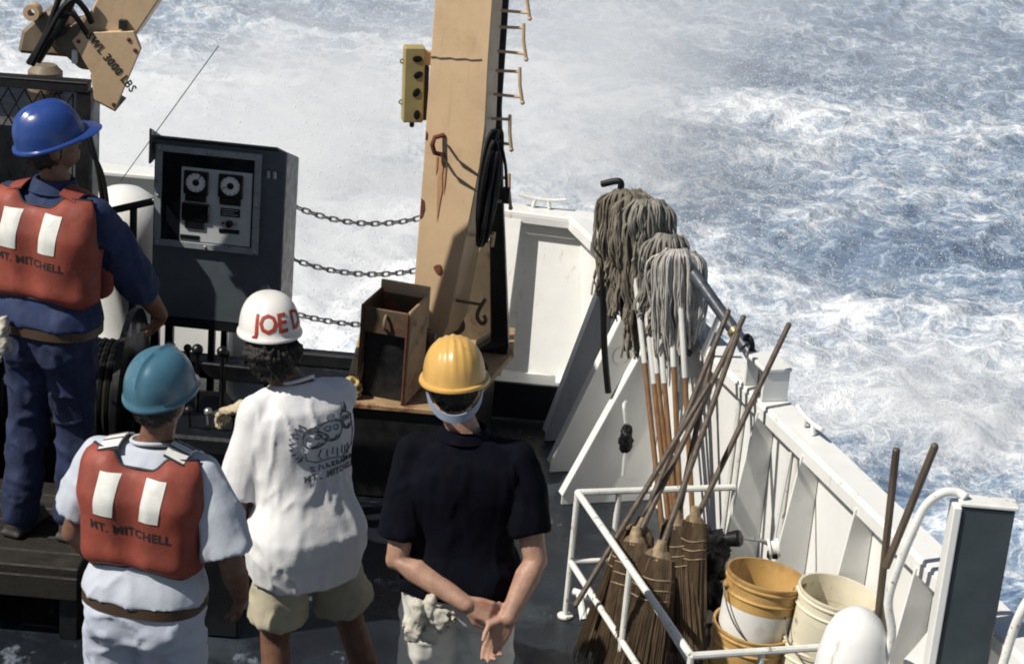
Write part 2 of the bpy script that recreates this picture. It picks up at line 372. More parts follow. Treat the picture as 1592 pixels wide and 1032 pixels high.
nt.links.new(math_(nt, 'ADD', noise(nt, tc, 5.5, 5, .56, (1, 1.4, 1)), math_(nt, 'MULTIPLY', ff, .35)), bp.inputs['Height']); nt.links.new(bp.outputs[0], b.inputs['Normal'])
MATS['sea_water'] = sm
sea = link_mesh('sea', sea_me, 'sea_water'); tag(sea, kind='structure')

# wind-blown spray: closed clouds of mist over the wash
def spray_mat(name, dens, scale):
    m = bpy.data.materials.new(name); m.use_nodes = True; nt = m.node_tree
    for n in list(nt.nodes):
        if n.type == 'BSDF_PRINCIPLED': nt.nodes.remove(n)
    out = [n for n in nt.nodes if n.type == 'OUTPUT_MATERIAL'][0]
    pv = nd(nt, 'ShaderNodeVolumePrincipled'); pv.inputs['Color'].default_value = (1, 1, 1, 1); pv.inputs['Anisotropy'].default_value = .25
    tcn = nd(nt, 'ShaderNodeTexCoord'); tcv = tcn.outputs['Object']
    ln = nd(nt, 'ShaderNodeVectorMath', operation='LENGTH'); nt.links.new(tcv, ln.inputs[0])
    geo = nd(nt, 'ShaderNodeNewGeometry').outputs['Position']
    nz = noise(nt, geo, scale, 5, .62)
    r = math_(nt, 'ADD', ln.outputs['Value'], math_(nt, 'MULTIPLY', math_(nt, 'SUBTRACT', nz, .5), 2.3))
    d = maprange(nt, r, .25, .9, 1., 0.)
    edge = maprange(nt, ln.outputs['Value'], .8, .99, 1., 0.)
    nt.links.new(math_(nt, 'MULTIPLY', math_(nt, 'MULTIPLY', d, edge), dens), pv.inputs['Density'])
    nt.links.new(pv.outputs[0], out.inputs['Volume'])
    MATS[name] = m
spray_mat('spray_thick', .46, .95); spray_mat('spray_mid', .30, .45); spray_mat('spray_thin', .16, .35); spray_mat('spray_veil', .062, .22); spray_mat('spray_burst', .5, 1.1)
def spray(c, rad, m):
    mb = MB(); mb.ball((0, 0, 0), 1.0, None, 20, 14)
    o = link_mesh('sea_spray', make_mesh('sea_spray', mb, 60), m); o.location = c; o.scale = rad; tag(o, kind='stuff')
spray((-3.6, 21.5, -2.2), (3.6, 4.4, 1.7), 'spray_thick')
spray((0, 32, -2.6), (19, 20, 2.3), 'spray_veil')
spray((-2.3, 26.0, -2.2), (2.6, 2.6, 1.3), 'spray_mid')
spray((-2.6, 24.2, -1.9), (2.0, 1.5, 1.55), 'spray_burst')
spray((-5.6, 24.5, -2.1), (1.9, 1.6, 1.25), 'spray_burst')
spray((-.7, 22.0, -2.3), (1.7, 1.5, 1.0), 'spray_burst')
spray((.4, 26.0, -1.9), (2.8, 4.6, 1.7), 'spray_mid')
spray((4.1, 17.9, -2.6), (2.5, 1.2, .95), 'spray_thick')
spray((2.6, 33.0, -1.8), (3.2, 4.0, 1.5), 'spray_thin')

# flying droplets: grains of white water thrown up over the wash
def droplets(n, c, rad, seed, r0=.003, r1=.011):
    g = np.random.default_rng(seed); p = g.normal(0, .5, (n, 3)); p[:, 2] = np.abs(g.exponential(.45, n)) - .25
    q = p * np.array(rad) + np.array(c); k = fbm(q * .9, 3, seed); keep = (k > .43) & (q[:, 2] > SEA - .1) & (q[:, 1] > 12.2); q = q[keep]; n = len(q)
    r = g.uniform(r0, r1, n) ** 1.0; t = np.array([(1, 1, 1), (1, -1, -1), (-1, 1, -1), (-1, -1, 1)]) * .6
    rot = g.normal(0, 1, (n, 4, 3)) * .25; v = q[:, None, :] + (t[None] + rot) * r[:, None, None]
    f_ = np.array([(0, 1, 2), (0, 3, 1), (0, 2, 3), (1, 3, 2)]); f = (np.arange(n)[:, None, None] * 4 + f_[None]).reshape(-1, 3)
    me = bpy.data.meshes.new('spray_droplets'); me.vertices.add(n * 4); me.vertices.foreach_set('co', v.astype(np.float32).ravel())
    me.loops.add(f.size); me.loops.foreach_set('vertex_index', f.ravel().astype(np.int32)); me.polygons.add(len(f)); me.polygons.foreach_set('loop_start', np.arange(0, f.size, 3, dtype=np.int32)); me.update(calc_edges=True)
    o = link_mesh('spray_droplets', me, 'droplet'); tag(o, kind='stuff')
mat('droplet', (.90, .91, .92), .5, var=0, bump=0)
droplets(52000, (-3.4, 22.5, -2.6), (4.2, 5.0, 1.5), 1)
droplets(34000, (.6, 27.5, -2.6), (4.0, 6.0, 1.3), 2)
droplets(26000, (4.0, 18.4, -2.7), (2.8, 1.4, .8), 3, .003, .008)
droplets(30000, (4.0, 28, -2.8), (8, 9, .7), 4)

# ------------------------------------------------------------ ship: hull, deck, coaming
def gx_in(y): return .63 + (9.78 - y) * .334       # inner edge of the side gunwale
SIDE = V((-.3168, .9485, 0)); INN = V((-.9485, -.3168, 0))    # along the side bulwark (aft), and inboard
outline = [(-7, 11.17), (.40, 11.10), (gx_in(6) + .085, 6), (gx_in(2) + .085, 2), (gx_in(2) + .6, -2), (3.9, -8), (-7, -8)]
mb = MB(); mb.prism([(x, y, -.05) for x, y in outline][::-1], (0, 0, .05))
deck = obj('deck', mb, 'deck_paint', smooth=0); tag(deck, kind='structure')
mb = MB()
top = [V((x, y, -.054)) for x, y in outline]; bot = [V((x * .97 - .1, y if y < 0 else y * .985, -4.2)) for x, y in outline]
mb.add(top + bot, [(k, (k + 1) % 7, 7 + (k + 1) % 7, 7 + k) for k in range(7)] + [tuple(range(7, 14))])
hull = obj('ship_hull', mb, 'white_paint', smooth=0); tag(hull, 'white painted ship hull below the dark deck', 'hull')
mb = MB(); mb.box(-1.42, -.34, 11.03, 11.11, 0.004, .085)
c = obj('stern_coaming', mb, 'coaming_paint', bevel=.01); tag(c, 'low black coaming along the open stern edge under the chains', 'coaming')

# ------------------------------------------------------------ bulwarks
def gusset(parent, foot, along, inn, width, h, thick=.012, hole=None, top_w=.05, flange=True, base_z=.0):
    """triangular stiffener plate standing on the deck against a bulwark, its free edge carrying a narrow flange"""
    foot = V(foot); along = V(along); inn = V(inn)
    a = foot; bq = foot + inn * width; cq = foot + inn * top_w + V((0, 0, h)); dq = foot + V((0, 0, h))
    poly = [a, bq, bq + V((0, 0, .05)), cq, dq]
    mb = MB(); mb.prism([p - along * thick / 2 + V((0, 0, base_z)) for p in poly], along * thick)
    g = obj('stiffener', mb, 'white_paint', parent, smooth=0)
    if flange:
        e = (cq - (bq + V((0, 0, .05)))); n = e.cross(along).normalized()
        if n.dot(inn) < 0: n = -n
        p0 = bq + V((0, 0, .05)) + n * .003; p1 = cq + n * .003
        mb = MB(); mb.prism([p0 - along * .028, p0 + along * .028, p1 + along * .028, p1 - along * .028], n * .010)
        obj('edge_flange', mb, 'white_paint', g, smooth=0, bevel=.003)
    if hole:
        for t, r in hole:
            cc = lerp(foot + inn * width * .42, foot + inn * top_w * .5, t) + V((0, 0, h * t))
            mb = MB(); m = M4.Translation(cc) @ M4(((inn.x, 0, along.x, 0), (inn.y, 0, along.y, 0), (0, 1, 0, 0), (0, 0, 0, 1)))
            mb.lathe([(r * .8, -.010), (r, -.010), (r, .010), (r * .8, .010)], 20, m, loop=True)
            obj('lightening_ring', mb, 'white_pipe', g)
    return g
# side bulwark
sb = thing('side_bulwark', 'white steel side bulwark with sloping stiffeners running along the open sea, mops leaning on it', 'bulwark', (gx_in(8), 8, 0))
yA, yB = 1.5, 10.93
pA, pB = V((gx_in(yA), yA, 0)) - INN * .075, V((gx_in(yB), yB, 0)) - INN * .075
mb = MB(); mb.prism([pA, pB, pB + V((0, 0, 1.02)), pA + V((0, 0, 1.02))], -INN * .012); obj('plate', mb, 'white_paint', sb, smooth=0)
gA, gB = V((gx_in(yA), yA, 1.023)), V((gx_in(yB), yB, 1.023))
mb = MB(); mb.prism([gA, gB, gB - INN * .135, gA - INN * .135], (0, 0, .022))
obj('gunwale_cap', mb, 'white_paint', sb, smooth=30, bevel=.006)
mb = MB(); mb.prism([gA + V((0, 0, -.045)), gB + V((0, 0, -.045)), gB + INN * .008 + V((0, 0, -.045)), gA + INN * .008 + V((0, 0, -.045))], (0, 0, .05)); obj('gunwale_lip', mb, 'white_paint', sb, smooth=0)
for y, w, hole in ((10.35, .30, None), (9.98, .40, ((.62, .05),)), (9.62, .46, None), (8.42, .20, None), (7.98, .20, None), (7.50, .20, None), (7.02, .20, None), (6.5, .2, None), (5.9, .2, None)):
    gusset(sb, V((gx_in(y), y, .004)) - INN * .070, SIDE, INN, w, 1.0, hole=hole, flange=(y > 9), top_w=.03 if y > 9 else .085)
mb = MB()
for y in (8.16, 8.22, 8.70, 8.76): 
    p = V((gx_in(y), y, 0)) - INN * .062; mb = MB(); mb.tube([p + V((0, 0, .05)), p + V((0, 0, 1.0))], .009, 6); obj('pipe', mb, 'white_pipe', sb)
# stern quarter bulwark
qb = thing('stern_bulwark', 'white stern bulwark section with one sloping stiffener beside the tan crane leg', 'bulwark', (0, 11, 0))
s0, s1 = V((-.40, 11.06, 0)), V((.44, 10.958, 0)); sd = (s1 - s0).normalized(); si = V((sd.y, -sd.x, 0))
mb = MB(); mb.prism([s0 + si * .27 + V((0, 0, .19)), s1 + si * .27 + V((0, 0, .19)), s1 + V((0, 0, 1.02)), s0 + V((0, 0, 1.02))], -si * .012 - V((0, 0, .004))); obj('plate', mb, 'white_paint', qb, smooth=0)
mb = MB(); mb.prism([s0 + si * .09 + V((0, 0, 1.019)), s1 + si * .09 + V((-.02, 0, 1.019)), s1 - si * .07 + V((0, 0, 1.019)), s0 - si * .07 + V((0, 0, 1.019))], (0, 0, .022)); obj('gunwale_cap', mb, 'white_paint', qb, smooth=30, bevel=.006)
mb = MB(); mb.prism([s0 + si * .09 + V((0, 0, .985)), s1 + si * .09 + V((-.02, 0, .985)), s1 + si * .098 + V((-.02, 0, .985)), s0 + si * .098 + V((0, 0, .985))], (0, 0, .038)); obj('gunwale_lip', mb, 'white_paint', qb, smooth=0)
f0 = s0 + sd * .36
mb = MB(); mb.prism([f0 + si * .28 + V((0, 0, .21)), f0 + si * .40 + V((0, 0, .21)), f0 + si * .10 + V((0, 0, 1.0)), f0 + si * .01 + V((0, 0, 1.0))], sd * .012)
obj('stiffener', mb, 'white_paint', qb, smooth=0)
e0, e1 = f0 + si * .402 + V((0, 0, .21)), f0 + si * .102 + V((0, 0, 1.0))
mb = MB(); mb.prism([e0 - sd * .05, e0 + sd * .055, e1 + sd * .055, e1 - sd * .05], si * .008 + V((0, 0, .004))); obj('edge_flange', mb, 'white_paint', qb, smooth=0, bevel=.003)
mb = MB(); mb.box(-.40, .46, 10.56, 10.84, .17, .20); obj('waterway_shelf', mb, 'white_paint', qb, smooth=0, bevel=.006)
mb = MB(); mb.box(-.40, .40, 10.54, 10.56, .004, .205); obj('shelf_face', mb, 'coaming_paint', qb, smooth=0)
# left stern bulwark beyond the winch
lb = thing('stern_bulwark', 'white stern bulwark beyond the winch with a white capped rail', 'bulwark', (-2.5, 11, 0))
mb = MB(); mb.box(-7, -1.46, 11.06, 11.075, .004, 1.02); obj('plate', mb, 'white_paint', lb, smooth=0)
mb = MB(); mb.box(-7, -1.44, 10.97, 11.13, 1.023, 1.05); obj('gunwale_cap', mb, 'white_paint', lb, smooth=30, bevel=.006)
for x in (-4.2, -3.3, -2.4, -1.55):
    gusset(lb, (x, 11.058, .004), (1, 0, 0), (0, -1, 0), .22, 1.0, flange=False)
# cleats and chock on the gunwale
def cleat(c, d, label):
    c = V(c); d = V(d).normalized(); t = thing('cleat', label, 'cleat', c)
    mb = MB(); mb.tube(spline([c - d * .13 + V((0, 0, .058)), c - d * .05 + V((0, 0, .046)), c + d * .05 + V((0, 0, .046)), c + d * .13 + V((0, 0, .058))], 4), .010, 8); obj('horn', mb, 'white_pipe', t)
    for s in (-1, 1):
        mb = MB(); mb.tube([c + d * .045 * s, c + d * .035 * s + V((0, 0, .046))], .011, 8); obj('foot', mb, 'white_pipe', t)
cleat((.10, 11.02, 1.047), (1, -.1, 0), 'small white two-horned cleat on the stern bulwark rail beside the tan crane leg')
q = V((gx_in(8.12), 8.12, 1.047)) - INN * .075; cleat(q, SIDE, 'white two-horned cleat on the side bulwark rail forward of the roller chock')
q = V((gx_in(8.52), 8.52, 1.047)) - INN * .06
t = thing('roller_chock', 'white box-shaped chock standing on the side rail behind the broom handles', 'chock', q)
mb = MB()
m = M4.Translation(q) @ M4(((SIDE.x, -INN.x, 0, 0), (SIDE.y, -INN.y, 0, 0), (0, 0, 1, 0), (0, 0, 0, 1)))
for a0, a1 in ((-.10, -.085), (.085, .10)):
    mb = MB(); mb.box(a0, a1, -.06, .06, 0, .13, m); obj('cheek', mb, 'white_paint', t, smooth=0, bevel=.003)
mb = MB(); mb.box(-.105, .105, -.065, .065, .131, .15, m); obj('cap', mb, 'white_paint', t, smooth=0, bevel=.004)
mb = MB(); mb.lathe([(.022, .002), (.022, .13)], 14, m @ M4.Translation((.0, -.02, 0))); obj('roller', mb, 'steel', t)
# ------------------------------------------------------------ crane foundation and leg
fd = thing('crane_pedestal', 'black pedestal with a tan rust-edged top plate under the crane leg', 'pedestal', (-.4, 9.9, 0))
mb = MB(); mb.prism([(-.74, 9.38, .004), (-.26, 9.38, .004), (-.07, 10.15, .004), (-.07, 10.55, .004), (-.74, 10.55, .004)], (0, 0, .462)); obj('body', mb, 'black_steel', fd, smooth=0, bevel=.01)
mb = MB(); mb.prism([(-.78, 9.355, .468), (-.20, 9.355, .468), (.02, 10.22, .468), (.02, 10.6, .468), (-.79, 10.6, .468)], (0, 0, .03)); obj('top_plate', mb, 'tan_rusty', fd, smooth=0, bevel=.006)
for x, y in ((-.73, 9.40), (-.30, 9.42), (-.04, 10.25), (-.12, 9.95)):
    mb = MB(); mb.lathe([(.018, .499), (.018, .515), (.010, .516), (.010, .53)], 6, M4.Translation((x, y, 0))); obj('bolt', mb, 'rusty_brown', fd)
RB = M4.Translation((-.565, 9.54, 0)) @ M4.Rotation(R(-14), 4, 'Z') @ M4.Translation((.565, -9.54, 0))
bx_ = thing('rope_bin', 'rusty brown open-topped steel box standing on the crane pedestal', 'steel box', (-.56, 9.55, .499))
mb = MB(); mb.box(-.690, -.674, 9.40, 9.68, .500, .97, RB); obj('side_plate', mb, 'rusty_brown', bx_, smooth=0, bevel=.004)
mb = MB(); mb.box(-.456, -.440, 9.40, 9.68, .500, .97, RB); obj('side_plate', mb, 'tan_rusty', bx_, smooth=0, bevel=.004)  # lit look of this side put into its paler tan colour
mb = MB(); mb.box(-.673, -.457, 9.664, 9.68, .500, .95, RB); obj('back_plate', mb, 'rusty_brown', bx_, smooth=0)
mb = MB(); mb.box(-.672, -.458, 9.44, 9.452, .502, .832, RB); obj('shade_panel', mb, 'black_steel', bx_, smooth=0)  # black sheet standing in for the shade inside the bin
mb = MB(); mb.box(-.673, -.457, 9.402, 9.416, .835, .96, RB); obj('front_plate', mb, 'rusty_brown', bx_, smooth=0, bevel=.004)
mb = MB(); mb.box(-.69, -.44, 9.681, 9.694, .80, 1.01, RB); obj('splash_plate', mb, 'tan_paint', bx_, smooth=0, bevel=.004)
mb = MB(); mb.tube([RB @ (V((-.565, 9.395, .900)) + V((.004, -.022 * cos(a), .034 * sin(a)))) for a in [R(-100 + 20 * k) for k in range(11)]], .008, 8); obj('pad_eye', mb, 'tan_dark', bx_)
mb = MB(); mb.box(-.460, -.452, 9.392, 9.402, .50, .96, RB); obj('edge_bar', mb, 'rust', bx_, smooth=0)
# coiled yellow rope beside it
rp = MB(); pts = []
for k in range(70):
    a = k * .42; pts.append((-.735 + (.03 + .012 * sin(k * .7)) * cos(a), 9.415 + .03 * sin(a), .509 + .0012 * k + .006 * sin(k * 1.3)))
pts += [(-.71, 9.44, .58), (-.702, 9.47, .66)]
rp.tube(spline(pts, 2), .0085, 6); r_ = obj('rope_coil', rp, 'rope_yellow', base=(-.735, 9.345, .5)); tag(r_, 'small yellow rope coil on the pedestal beside the rusty box', 'rope')

leg = thing('crane_upright', 'tall tan crane leg with climbing rungs, tapering to a pin at its foot', 'crane leg', (-.38, 9.95, .5))
LV = [  # z: front-left, front-right, back-right, back-left (x, y)
    (.66, (-.455, 9.93), (-.345, 9.88), (-.27, 10.05), (-.38, 10.10)),
    (.74, (-.505, 9.95), (-.318, 9.86), (-.235, 10.06), (-.42, 10.14)),
    (1.25, (-.502, 9.95), (-.258, 9.83), (-.178, 10.05), (-.42, 10.15)),
    (1.58, (-.500, 9.95), (-.222, 9.81), (-.162, 10.02), (-.43, 10.15)),
    (1.78, (-.502, 9.95), (-.212, 9.80), (-.165, 10.00), (-.44, 10.15)),
    (2.10, (-.500, 9.95), (-.222, 9.80), (-.178, 9.99), (-.45, 10.15)),
    (3.60, (-.500, 9.95), (-.235, 9.80), (-.195, 9.99), (-.46, 10.15))]
mb = MB(); mb.ring([[(p[0], p[1], l[0]) for p in l[1:]] for l in LV]); obj('box_section', mb, 'tan_paint', leg, smooth=25, bevel=.004)
mb = MB(); mb.tube([(-.46, 9.86, .655), (-.28, 10.14, .655)], .05, 14); obj('foot_pin', mb, 'rusty_brown', leg)
for s in (0, 1):
    a, b_ = (V((-.465, 9.86, .5)), V((-.36, 9.81, .5))) if s == 0 else (V((-.37, 10.16, .5)), V((-.26, 10.11, .5)))
    mb = MB(); mb.prism([a, b_, b_ + V((-.02, 0, .21)), a + V((.03, 0, .21))], V((.012, .02, 0))); obj('lug', mb, 'tan_dark', leg, smooth=0)
# back brace (dark) and web plate
mb = MB(); mb.ring([[(-.185, 10.18, .5), (-.015, 10.18, .5), (-.015, 10.34, .5), (-.185, 10.34, .5)], [(-.105, 10.18, .56), (-.012, 10.16, .56), (-.012, 10.34, .56), (-.105, 10.34, .56)], [(-.165, 10.12, 1.28), (-.095, 10.12, 1.28), (-.095, 10.24, 1.28), (-.165, 10.24, 1.28)], [(-.185, 10.06, 1.80), (-.145, 10.06, 1.80), (-.145, 10.16, 1.80), (-.185, 10.16, 1.80)], [(-.20, 10.0, 3.6), (-.172, 10.0, 3.6), (-.172, 10.12, 3.6), (-.20, 10.12, 3.6)]]); obj('back_brace', mb, 'black_steel', leg, smooth=0, bevel=.004)
mb = MB(); mb.prism([(-.30, 10.36, .5), (-.09, 10.36, .5), (-.10, 10.36, 1.10), (-.20, 10.36, 1.0), (-.25, 10.36, .72)], (0, .012, 0)); obj('web_plate', mb, 'tan_dark', leg, smooth=0)
# climbing rungs
def D_rung(z, x0=-.19, l=.125, y0=9.90, drop=.115, up=.03):
    mb = MB(); p = [V((x0, y0, z)), V((x0 + l * .92, y0 - .03, z + .012)), V((x0 + l * .90, y0 - .03, z + .012 + up))]
    mb.tube(p[:2], .0075, 8); mb.tube([p[1] + V((-.002, 0, .022)), V((x0 + l * .96, y0 - .035, z - .05)), V((x0 + l * 1.12, y0 - .035, z - drop - .02))], .0085, 8)
    mb.tube([V((x0, y0, z - drop)), V((x0 + l * 1.06, y0 - .035, z - drop + .006))], .0075, 8); mb.ball((x0 + l * 1.12, y0 - .035, z - drop - .02), .0115)
    obj('rung', mb, 'tan_paint', leg)
for z in (2.62, 2.44, 2.245, 2.035, 1.80, 1.51): D_rung(z, x0=-.185 if z > 1.6 else -.165, l=.125 if z > 1.9 else .095)
mb = MB(); mb.tube([(-.265, 9.86, 1.22), (-.13, 9.93, 1.205)], .008, 8); mb.tube([(-.13, 9.93, 1.225), (-.135, 9.93, 1.15)], .009, 8); obj('rung', mb, 'tan_paint', leg)
mb = MB(); mb.tube([(-.285, 9.86, .88), (-.165, 9.93, .845)], .008, 8); mb.tube(spline([(-.145, 9.93, .875), (-.175, 9.93, .81), (-.175, 9.93, .77), (-.15, 9.93, .745), (-.135, 9.93, .765), (-.145, 9.93, .79)], 4), .010, 8); obj('rung', mb, 'rusty_brown', leg)
# pad eye, lashing wire, rust marks
fn = V((-.431, -.902, 0)).normalized(); fu = V((.902, -.431, 0))
def onface(u, z, out=.003):   # point on the front face
    return V((-.50, 9.95, z)) + V((.282, -.15, 0)).normalized() * u + V((-.47, -.883, 0)) * out
mb = MB(); mb.tube([onface(.105, 1.70) , onface(.08, 1.69, .045), onface(.075, 1.655, .055), onface(.085, 1.615, .045), onface(.115, 1.60)], .012, 8); obj('pad_eye', mb, 'rust', leg)
mb = MB(); mb.tube([onface(.115, 1.69, .03), onface(.20, 1.60, .02), V((-.205, 9.80, 1.53))], .005, 6); mb.tube([onface(.11, 1.61, .03), onface(.19, 1.52, .02), V((-.21, 9.81, 1.45))], .005, 6); obj('lashing_wire', mb, 'wire_rope', leg)
def patch(pts, m, name='rust_patch', out=.004):
    mb = MB(); mb.prism([onface(u, z, .0015) for u, z in pts], V((-.47, -.883, 0)) * (out - .0015)); obj(name, mb, m, leg, smooth=0)
patch([(.10, 1.03), (.118, 1.045), (.14, 1.05), (.152, 1.02), (.14, 0.998), (.12, 1.0), (.108, 1.015)], 'rust')
patch([(.004, 1.36), (.022, 1.35), (.028, 1.31), (.018, 1.27), (.004, 1.255)], 'rust')
patch([(.004, 1.70), (.014, 1.69), (.014, 1.66), (.004, 1.655)], 'rust')
for pts in ([(.085, 1.59), (.10, 1.60), (.115, 1.585), (.112, 1.50), (.118, 1.42), (.108, 1.34), (.10, 1.26), (.094, 1.36), (.088, 1.45), (.09, 1.53)], [(.07, 1.585), (.08, 1.588), (.082, 1.53), (.076, 1.49), (.072, 1.54)], [(.125, 1.575), (.132, 1.57), (.131, 1.46), (.126, 1.40), (.122, 1.48)]): patch(pts, 'rust_streak', 'rust_streak', .0028)
mb = MB(); mb.tube([onface(k * .028, 2.065 + .0035 * k + .003 * sin(k * 2.1), .004) for k in range(11)], .004, 6); obj('weld_seam', mb, 'tan_dark', leg)
# black cable bundle hanging on the leg
cb = thing('cable_bundle', 'black coiled cable bundle hanging on the side of the tan crane leg', 'cable', (-.17, 9.82, 1.3))
for k in range(10):
    mb = MB(); cx = -.175 + .012 * (k % 3) - .008 * (k % 2); w = .012 + .006 * (k % 4); h = .225 + .012 * ((k * 5) % 4)
    mb.tube([V((cx + w * cos(a) + .012 * sin(a), 9.80 - .012 * k + .01 * sin(a * 2), 1.55 + h * sin(a) - .01 * k)) for a in [2 * pi * j / 22 for j in range(22)]], .011, 7, loop=True); obj('cable_loop', mb, 'black_rubber', cb)
mb = MB(); mb.tube(spline([(-.135, 9.75, 1.74), (-.10, 9.74, 1.62), (-.085, 9.74, 1.50)], 5), .008, 6); mb.box(-.105, -.070, 9.725, 9.755, 1.435, 1.51); obj('plug', mb, 'black_rubber', cb)
# junction box on the outer side
jb = thing('junction_box', 'tall mustard yellow junction box with four dark knockouts bolted beside the crane leg', 'junction box', (-.57, 9.92, 1.75))
jm = M4.Translation((-.580, 10.03, 1.905)) @ M4.Rotation(R(-2), 4, 'Y') @ M4.Rotation(R(12), 4, 'Z')
mb = MB(); mb.box(-.050, .050, -.035, .04, -.185, .185, jm); obj('case', mb, 'junction_paint', jb, bevel=.006)
for k, z in enumerate((.13, .052, -.035, -.145)):
    mb = MB(); mb.lathe([(.016, .0), (.016, .003), (.010, .005)], 12, jm @ M4.Translation((.012 + .006 * (k % 2), -.0352, z)) @ M4.Rotation(pi / 2, 4, 'X') @ M4.Rotation(.5 * k, 4, 'Z') @ M4.Scale(1.5, 4, (1, 0, 0))); obj('knockout', mb, 'black_rubber', jb)
for z in (.11, -.09):
    mb = MB(); mb.lathe([(.006, -.004), (.013, -.004), (.013, .004), (.006, .004)], 12, jm @ M4.Translation((-.056, 0, z)) @ M4.Rotation(pi / 2, 4, 'X'), loop=True); obj('hinge_lug', mb, 'junction_paint', jb)
mb = MB(); mb.box(.051, .115, .0, .03, .09, .16, jm); obj('bracket', mb, 'tan_paint', jb, smooth=0, bevel=.003)
mb = MB(); mb.box(.051, .075, -.01, .03, -.18, .088, jm); obj('conduit_cover', mb, 'black_steel', jb, smooth=0, bevel=.003)
mb = MB(); mb.lathe([(.008, -.215), (.012, -.21), (.012, -.186)], 10, jm); obj('gland', mb, 'black_rubber', jb)

# ------------------------------------------------------------ chains across the stern opening
for x, nm in ((-1.30, 'left'), (-.47, 'right')):
    t = thing('stanchion', 'white chain stanchion at the stern edge behind ' + ('the grey control console' if nm == 'left' else 'the tan crane leg'), 'stanchion', (x, 11.0, 0))
    mb = MB(); mb.tube([(x, 11, .004), (x, 11, 1.02)], .022, 12); obj('pipe', mb, 'white_pipe', t)
    mb = MB(); mb.lathe([(.05, .004), (.05, .014), (.03, .02)], 14, M4.Translation((x, 11, 0))); obj('base_flange', mb, 'white_pipe', t)
lk = MB(); a_, b2 = .0265, .0125
ring_pts = [V((a_ * cos(t) * .5 + (.012 if cos(t) > 0 else -.012), b2 * sin(t), 0)) for t in [2 * pi * k / 12 for k in range(12)]]
lk.tube(ring_pts, .0048, 6, loop=True); link_me = make_mesh('chain_link', lk, 60); link_me.materials.append(MATS['chain_steel'])
for z0, zl, lab in ((.965, .875, 'upper steel chain strung across the open stern'), (.66, .585, 'middle steel chain strung across the open stern'), (.345, .29, 'lowest steel chain strung across the open stern')):
    ch = thing('chain', lab, 'chain', (-.885, 11.0, zl), group='chains across the stern opening'); n = 22
    for k in range(n):
        t = (k + .5) / n; x = lerp(-1.30, -.47, t); u = (t - .5) * 2; z = zl + (z0 - zl) * u * u; sl = math.atan((z0 - zl) * 2 * u / (.415))
        o = bpy.data.objects.new('chain_link', link_me); COL.objects.link(o); o.parent = ch
        o.location = V((x, 11.0, z)) - V((-.885, 11.0, zl)); o.rotation_euler = (R(90 if k % 2 else 8) + random.uniform(-.2, .2), -sl, 0)

# ------------------------------------------------------------ control console
cs = thing('control_console', 'dark grey control console with two round white gauges standing on legs', 'console', (-1.38, 9.45, 0))
cm = cm0 = M4.Translation((-1.392, 9.32, 0)) @ M4.Rotation(R(-3), 4, 'Z')
W = .305
# cabinet with leaning front
def cbox(name, pts_xy, z0, z1, m, bevel=.004, parent=cs):
    mb = MB(); mb.prism([cm @ V((x, y, z0)) for x, y in pts_xy], (0, 0, z1 - z0)); return obj(name, mb, m, parent, smooth=0, bevel=bevel)
mb = MB(); mb.prism([cm @ V((-W, 0, .86)), cm @ V((-W, 0, 1.715)), cm @ V((-W, .34, 1.60)), cm @ V((-W, .34, .86))], cm.to_3x3() @ V((2 * W, 0, 0))); cab = obj('cabinet', mb, 'console_paint', cs, smooth=0, bevel=.006)
mb = MB(); mb.prism([cm @ V(p) for p in ((-W - .01, -.022, 1.728), (-W - .01, .20, 1.652), (-W - .01, .20, 1.660), (-W - .01, -.022, 1.738))], cm.to_3x3() @ V((2 * W - .03, 0, 0))); obj('rain_hood', mb, 'console_paint', cs, smooth=0, bevel=.002)
mb = MB(); mb.prism([cm @ V(p) for p in ((-W - .022, -.02, 1.60), (-W - .022, .06, 1.60), (-W - .022, .30, 1.63), (-W - .022, -.02, 1.765))], cm.to_3x3() @ V((.010, 0, 0))); obj('hood_cheek', mb, 'console_paint', cs, smooth=0)
def frame(parent, x0, x1, z0, z1, w, y0, y1, m):
    for a in ((x0, x1, z1 - w, z1), (x0, x1, z0, z0 + w), (x0, x0 + w, z0 + w, z1 - w), (x1 - w, x1, z0 + w, z1 - w)):
        mb = MB(); mb.box(a[0], a[1], y0, y1, a[2], a[3], cm); obj('frame_bar', mb, m, parent, smooth=0, bevel=.002)
cm = cm0 @ M4.Translation((-.032, 0, 0))
FX0, FX1, FZ0, FZ1 = -.262, .225, 1.215, 1.695
mb = MB(); mb.box(FX0 + .01, FX1 - .01, -.012, -.001, FZ0 + .01, FZ1 - .01, cm); obj('recess_panel', mb, 'panel_black', cs, smooth=0)
frame(cs, FX0, FX1, FZ0, FZ1, .03, -.026, -.002, 'console_edge')
PX0, PX1, PZ0, PZ1 = -.142, .185, 1.25, 1.60
mb = MB(); mb.box(PX0, PX1, -.017, -.0125, PZ0, PZ1, cm); gp = obj('gauge_panel', mb, 'panel_grey', cs, smooth=0)
